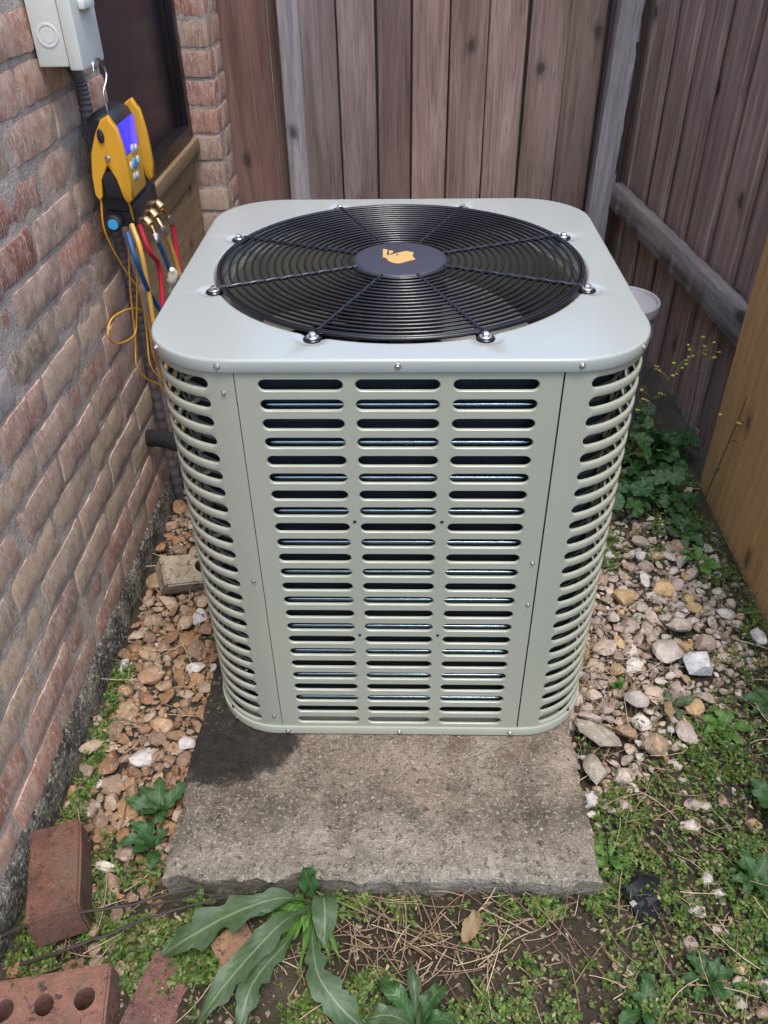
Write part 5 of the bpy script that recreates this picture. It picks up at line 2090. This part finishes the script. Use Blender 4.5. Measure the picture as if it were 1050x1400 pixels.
# thin flowering stalks
def stalk(pts, label, seed, flowers):
    r = random.Random(seed)
    root = Vector(pts[0])
    p = plant('flower_stalk', root, label, 'flowering weed', 'thin flowering stalks by the side fence')
    path = [q - root for q in bez(pts, 8)]
    MB().tube(path, [0.0022 * (1 - 0.6 * i / len(path)) for i in range(len(path))], 5).build('stem', M['brown_stem'], p)
    for i in range(flowers):
        k = int(len(path) * r.uniform(0.72, 1.0)) - 1
        b0 = path[k]
        e = b0 + Vector((r.uniform(-0.04, 0.04), r.uniform(-0.03, 0.03), r.uniform(0.0, 0.035)))
        MB().tube([b0, (b0 + e) / 2 + Vector((0, 0, 0.004)), e], 0.0007, 4).build('stem', M['green_stem'], p)
        fl = MB()
        for j in range(4):
            a = j * math.pi / 2 + r.random()
            s = 0.0045
            c_, s2 = math.cos(a), math.sin(a)
            fl.add([e, e + Vector((c_ * s - s2 * s * .5, s2 * s + c_ * s * .5, 0.0025)), e + Vector((c_ * s * 1.5, s2 * s * 1.5, 0.002)), e + Vector((c_ * s + s2 * s * .5, s2 * s - c_ * s * .5, 0.0025))], [(0, 1, 2, 3)])
        fl.build('flower', M['petal_yellow'], p)
    for k in (0.35, 0.55, 0.7):
        b0 = path[int(len(path) * k)]
        lf = link('leaf', LEAFSET[r.randrange(5)], None, p)
        lf.material_slots[0].link = 'OBJECT'
        lf.material_slots[0].material = M['leaf_dark']
        lf.location = b0
        lf.scale = (0.03, 0.03, 0.03)
        lf.rotation_euler = (0, R(-20), r.uniform(0, 6))


stalk([(0.800, 0.735, -0.04), (0.805, 0.74, 0.06), (0.822, 0.75, 0.17), (0.838, 0.76, 0.26), (0.845, 0.765, 0.325)], 'bent dark flower stalk leaning in front of the tan fence section', 1, 5)
stalk([(0.80, 0.98, -0.04), (0.81, 0.99, 0.12), (0.81, 1.0, 0.25), (0.80, 1.0, 0.35)], 'upright flower stalk with yellow flowers below the grey rail', 2, 11)
stalk([(0.70, 1.0, -0.04), (0.715, 1.0, 0.10), (0.73, 1.0, 0.22), (0.745, 1.0, 0.29)], 'flower stalk with yellow flowers between drum and rail', 3, 11)
stalk([(0.66, 0.98, -0.04), (0.68, 0.99, 0.10), (0.70, 1.0, 0.2)], 'short flower stalk with yellow flowers closest to the unit', 4, 6)


# ------------------------------------------------------------------ ground cover, grass, straw (uncountable)
def foliage(name, n, region, dens, seed, size=(0.0014, 0.0038), hmax=0.02, pal=((0.06, 0.12, 0.015), (0.095, 0.175, 0.024), (0.13, 0.20, 0.038), (0.04, 0.085, 0.014), (0.15, 0.165, 0.045), (0.08, 0.14, 0.02))):
    r = np.random.RandomState(seed)
    pr = random.Random(seed)
    V, F, CL = [], [], []
    cnt = 0
    while cnt < n:
        x = pr.uniform(region[0], region[1])
        y = pr.uniform(region[2], region[3])
        if pr.random() > dens(x, y):
            cnt += 0.25
            continue
        cnt += 1
        z = ground_z(x, y)
        base = pr.choice(pal)
        k = pr.uniform(0.75, 1.25)
        h = pr.uniform(0.1, 1.0) * hmax
        for j in range(3):
            a = pr.uniform(0, 6.283) if j == 0 else a + 2.09
            s = pr.uniform(*size)
            tx, ty = pr.uniform(-0.5, 0.5), pr.uniform(-0.5, 0.5)
            b0 = len(V)
            for (u, w) in ((0, 0), (0.7, 0.75), (1.6, 0.7), (1.9, 0.0), (1.6, -0.7), (0.7, -0.75)):
                px = x + (u * math.cos(a) - w * math.sin(a)) * s
                py = y + (u * math.sin(a) + w * math.cos(a)) * s
                V.append((px, py, z + h + (tx * (px - x) + ty * (py - y)) + 0.25 * abs(w) * s))
                c_ = tuple(q * k for q in base)
                CL.append((*c_, 1))
            F.append(tuple(range(b0, b0 + 6)))
    me = mesh(name, V, F, True, 180)
    add_attr_col(me, CL)
    return link(name, me, M['foliage'])


def nz(x, y, s, o_=0.0):
    return 0.5 + 0.9 * fbm(x * s, y * s, o_)


def d_front(x, y):
    if in_pad(x, y, 0.004) or x < -0.63 or x > 0.83:
        return 0
    k = max(0.03, min(1, (nz(x, y, 9, 3) - 0.46) * 4.5))
    if x < -0.395:
        k2 = 0.0
        if x < -0.585 and y < 0.33:
            k2 = 0.75
        if y < -0.10:
            k2 = max(k2, min(0.7, (-0.10 - y) * 3))
        return k * k2
    if x < PX1 and y < PY0:
        c = 1 - 0.9 * math.exp(-((x - 0.06) / 0.15) ** 2 - ((y + 0.37) / 0.09) ** 2)
        return k * c * 0.8
    edge = y - (-0.050 + (x - 0.40) * 0.80)
    if edge < 0:
        return (0.12 + 0.88 * k * max(0.0, min(1.0, (nz(x, y, 23, 6) - 0.22) * 2.2))) * min(1, -edge * 12)
    if x > 0.69:
        return k * min(1, (x - 0.69) * 10)
    if y > 0.48:
        return k * min(1, (y - 0.48) * 5)
    return 0.03 * k


tag(foliage('ground_cover', 62000, (-0.64, 0.84, -0.60, 0.95), d_front, 21), 'low green clover and moss covering the soil', 'ground cover', kind='stuff')


def strands(name, n, region, dens, seed, length, rad, pal, lift, bend, mat, upright=0.0):
    pr = random.Random(seed)
    V, F, CL = [], [], []
    cnt = 0
    while cnt < n:
        x = pr.uniform(region[0], region[1])
        y = pr.uniform(region[2], region[3])
        if pr.random() > dens(x, y):
            cnt += 0.2
            continue
        cnt += 1
        z = ground_z(x, y) + pr.uniform(0.002, lift)
        L_ = pr.uniform(*length)
        a = pr.uniform(0, 6.283)
        b1 = pr.uniform(-bend, bend)
        r_ = rad * pr.uniform(0.6, 1.2)
        c_ = pr.choice(pal)
        k = pr.uniform(0.75, 1.2)
        c_ = (c_[0] * k, c_[1] * k, c_[2] * k, 1)
        e = upright * pr.uniform(0.4, 1.2) if upright else pr.uniform(-0.12, 0.30)
        b0 = len(V)
        m_ = 5
        px, py, pz = x, y, z
        for i in range(m_):
            t = i / (m_ - 1)
            an = a + b1 * t
            rr = r_ * (1 - 0.75 * t * (1 if upright else 0.4))
            nx_, ny_ = -math.sin(an), math.cos(an)
            V += [(px + nx_ * rr, py + ny_ * rr, pz), (px - nx_ * rr, py - ny_ * rr, pz), (px, py, pz + rr * (0.5 if upright else 1.6))]
            CL += [c_] * 3
            el = e * (1 - 0.9 * t) if upright else e
            px += math.cos(an) * math.cos(el) * L_ / (m_ - 1)
            py += math.sin(an) * math.cos(el) * L_ / (m_ - 1)
            pz += math.sin(el) * L_ / (m_ - 1)
        for i in range(m_ - 1):
            for k_ in range(3):
                q = b0 + i * 3
                F.append((q + k_, q + (k_ + 1) % 3, q + 3 + (k_ + 1) % 3, q + 3 + k_))
    me = mesh(name, V, F, True, 180)
    add_attr_col(me, CL)
    return link(name, me, mat)


STRAW = [(0.42, 0.31, 0.19), (0.34, 0.24, 0.14), (0.50, 0.40, 0.26), (0.24, 0.15, 0.09), (0.30, 0.19, 0.13)]


def d_straw(x, y):
    if in_pad(x, y, -0.004) or x < -0.62 or x > 0.83:
        return 0
    if y < PY0 and -0.3 < x < 0.36:
        return math.exp(-((x - 0.05) / 0.17) ** 2 - ((y + 0.37) / 0.075) ** 2) + 0.10
    if x > PX1:
        return 0.55 * math.exp(-((x - 0.42) / 0.10) ** 2 - ((y - 0.16) / 0.18) ** 2) + (0.14 if y < 0.6 else 0.05)
    if x < PX0:
        return 0.10 + 0.2 * math.exp(-((y - 0.62) / 0.14) ** 2)
    return 0


tag(strands('dry_straw', 2600, (-0.63, 0.83, -0.58, 0.95), d_straw, 31, (0.025, 0.105), 0.0011, STRAW, 0.022, 0.7, M['straw']), 'dry brown straw strewn over the soil and gravel', 'straw', kind='stuff')


def d_grass(x, y):
    if in_pad(x, y, 0.004) or x < -0.62 or x > 0.84:
        return 0
    if x > 0.62 and y > 0.1:
        return min(1, (x - 0.62) * 6) * max(0, nz(x, y, 8, 1) - 0.2)
    return 0.25 * d_front(x, y)


tag(strands('grass', 4200, (-0.63, 0.84, -0.58, 1.0), d_grass, 41, (0.025, 0.075), 0.0012, [(0.06, 0.13, 0.02), (0.10, 0.18, 0.03), (0.15, 0.22, 0.06), (0.05, 0.10, 0.02)], 0.006, 0.8, M['foliage'], 0.9), 'thin green grass blades growing between the weeds', 'grass', kind='stuff')

def litter(n, seed):
    pr = random.Random(seed)
    V, F, CL = [], [], []
    while len(F) < n:
        x, y = pr.uniform(-0.63, 0.82), pr.uniform(-0.58, 0.9)
        if in_pad(x, y, 0.0) or (x < PX0 and pr.random() < 0.55):
            continue
        z = ground_z(x, y) + pr.uniform(0.002, 0.024)
        s = pr.uniform(0.0014, 0.0045)
        a = pr.uniform(0, 6.283)
        c_, sn = math.cos(a), math.sin(a)
        b0 = len(V)
        tilt = pr.uniform(-0.5, 0.5)
        for (u, w) in ((-1.4, 0), (-0.4, 0.6), (0.7, 0.5), (1.5, 0.05), (0.6, -0.55), (-0.5, -0.5)):
            u *= pr.uniform(0.7, 1.2)
            w *= pr.uniform(0.6, 1.3)
            V.append((x + (u * c_ - w * sn) * s, y + (u * sn + w * c_) * s, z + tilt * w * s + 0.3 * abs(w) * s))
        base = pr.choice(((0.17, 0.11, 0.06), (0.24, 0.165, 0.10), (0.11, 0.07, 0.045), (0.32, 0.25, 0.16), (0.08, 0.052, 0.035)))
        CL += [(*base, 1)] * 6
        F.append(tuple(range(b0, b0 + 6)))
    me = mesh('leaf_litter', V, F, False)
    add_attr_col(me, CL)
    return link('leaf_litter', me, M['straw'])


tag(litter(3800, 5), 'small brown leaf litter flakes over soil and gravel', 'leaf litter', kind='stuff')

# soil crumbs and tiny grit so that the bare soil is not a smooth sheet
pr = random.Random(77)
V, F, CL = [], [], []
for _ in range(10000):
    x, y = pr.uniform(-0.63, 0.83), pr.uniform(-0.60, 0.9)
    if in_pad(x, y, 0.002):
        continue
    r_ = pr.uniform(0.0012, 0.0048) if pr.random() < 0.8 else pr.uniform(0.004, 0.007)
    z = ground_z(x, y) + r_ * 0.3
    b0 = len(V)
    for (a, b_, c_) in ((1, 0, 0), (-1, 0, 0), (0, 1, 0), (0, -1, 0), (0, 0, 1), (0, 0, -1)):
        V.append((x + a * r_ * pr.uniform(.6, 1.3), y + b_ * r_ * pr.uniform(.6, 1.3), z + c_ * r_ * pr.uniform(.4, .9)))
    base = pr.choice(((0.06, 0.042, 0.026), (0.09, 0.065, 0.042), (0.16, 0.12, 0.085), (0.26, 0.21, 0.16), (0.045, 0.032, 0.02)))
    CL += [(*base, 1)] * 6
    for q in ((0, 2, 4), (2, 1, 4), (1, 3, 4), (3, 0, 4), (2, 0, 5), (1, 2, 5), (3, 1, 5), (0, 3, 5)):
        F.append(tuple(b0 + i for i in q))
me = mesh('soil_crumbs', V, F, False)
add_attr_col(me, CL)
tag(link('soil_crumbs', me, M['straw']), 'loose brown soil crumbs and grit on the ground', 'soil', kind='stuff')

# ------------------------------------------------------------------ small single things
for pts, r_, lab in (([(-0.655, -0.385, -0.03), (-0.55, -0.375, 0.025), (-0.45, -0.345, 0.0), (-0.33, -0.312, 0.0), (-0.175, -0.300, -0.012)], 0.0032, 'long dark twig reaching from the loose brick to the front of the pad'),
                     ([(-0.60, -0.425, -0.03), (-0.50, -0.40, -0.01), (-0.40, -0.355, -0.012), (-0.27, -0.318, -0.006), (-0.21, -0.303, 0.004)], 0.0028, 'dark twig crossing just below the longest twig'),
                     ([(-0.42, -0.335, -0.02), (-0.33, -0.325, -0.002), (-0.24, -0.312, -0.015)], 0.0018, 'thin short dark twig along the front edge of the pad')):
    path = bez(pts, 8)
    path = [p + Vector((0.002 * fbm(i * .5, 1), 0.003 * fbm(i * .5, 2), 0.002 * fbm(i * .5, 3))) for i, p in enumerate(path)]
    o = MB().tube(path, [r_ * (1 - 0.55 * i / len(path)) for i in range(len(path))], 6).build('twig', M['twig_bark'], None, True, 60)
    tag(o, lab, 'twig', 'dark twigs in front of the pad')

# crumpled black plastic
v, f = [], []
n = 12
for j in range(n + 1):
    for i in range(n + 1):
        u, w = i / n - 0.5, j / n - 0.5
        e = 1 - 0.25 * fbm(u * 3, w * 3, 8)
        v.append((u * 0.075 * e + 0.01 * w, w * 0.085 * e, 0.016 + 0.02 * fbm(u * 4, w * 4, 2) + 0.008 * fbm(u * 11, w * 11, 5) - 0.06 * (u * u + w * w)))
for j in range(n):
    for i in range(n):
        f.append((j * (n + 1) + i, j * (n + 1) + i + 1, (j + 1) * (n + 1) + i + 1, (j + 1) * (n + 1) + i))
o = link('plastic_scrap', mesh('plastic_scrap', v, f, True, 25), M['plastic_film'])
o.location = (0.425, -0.292, ground_z(0.425, -0.292) + 0.006)
o.rotation_euler = (R(10), R(8), R(35))
tag(o, 'crumpled black plastic scrap in the weeds right of the pad', 'plastic scrap')

for (x, y), sz, rz, lab in (((0.120, -0.350), 0.055, 60, 'curled tan dead leaf on the straw in front of the pad'), ((0.545, 0.085), 0.045, 100, 'small dry brown leaf on the front of the right gravel')):
    me = leaf_mesh('dead_leaf', [(-0.5, 0, 0.05), (-0.2, 0.02, 0.2), (0.2, 0, 0.22), (0.5, 0.03, 0.02)], 0.26, lobes=3, depth=0.2, fold=0.5, seed=int(rz), wave=0.06, shape=0.9)
    o = link('dead_leaf', me, M['leaf_dead'])
    o.location = (x, y, ground_z(x, y) + 0.018)
    o.scale = (sz, sz, sz)
    o.rotation_euler = (R(10), R(-8), R(rz))
    tag(o, lab, 'dead leaf')

# the surroundings are surveyed 1.5 % large against the unit: bring them to the unit's scale
for o in list(C.objects):
    if o.parent is None and o.type in ('EMPTY', 'MESH') and o is not ac:
        o.location = Vector(o.location) * 0.985 + Vector((0, -0.004, 0))
        o.scale = Vector(o.scale) * 0.985
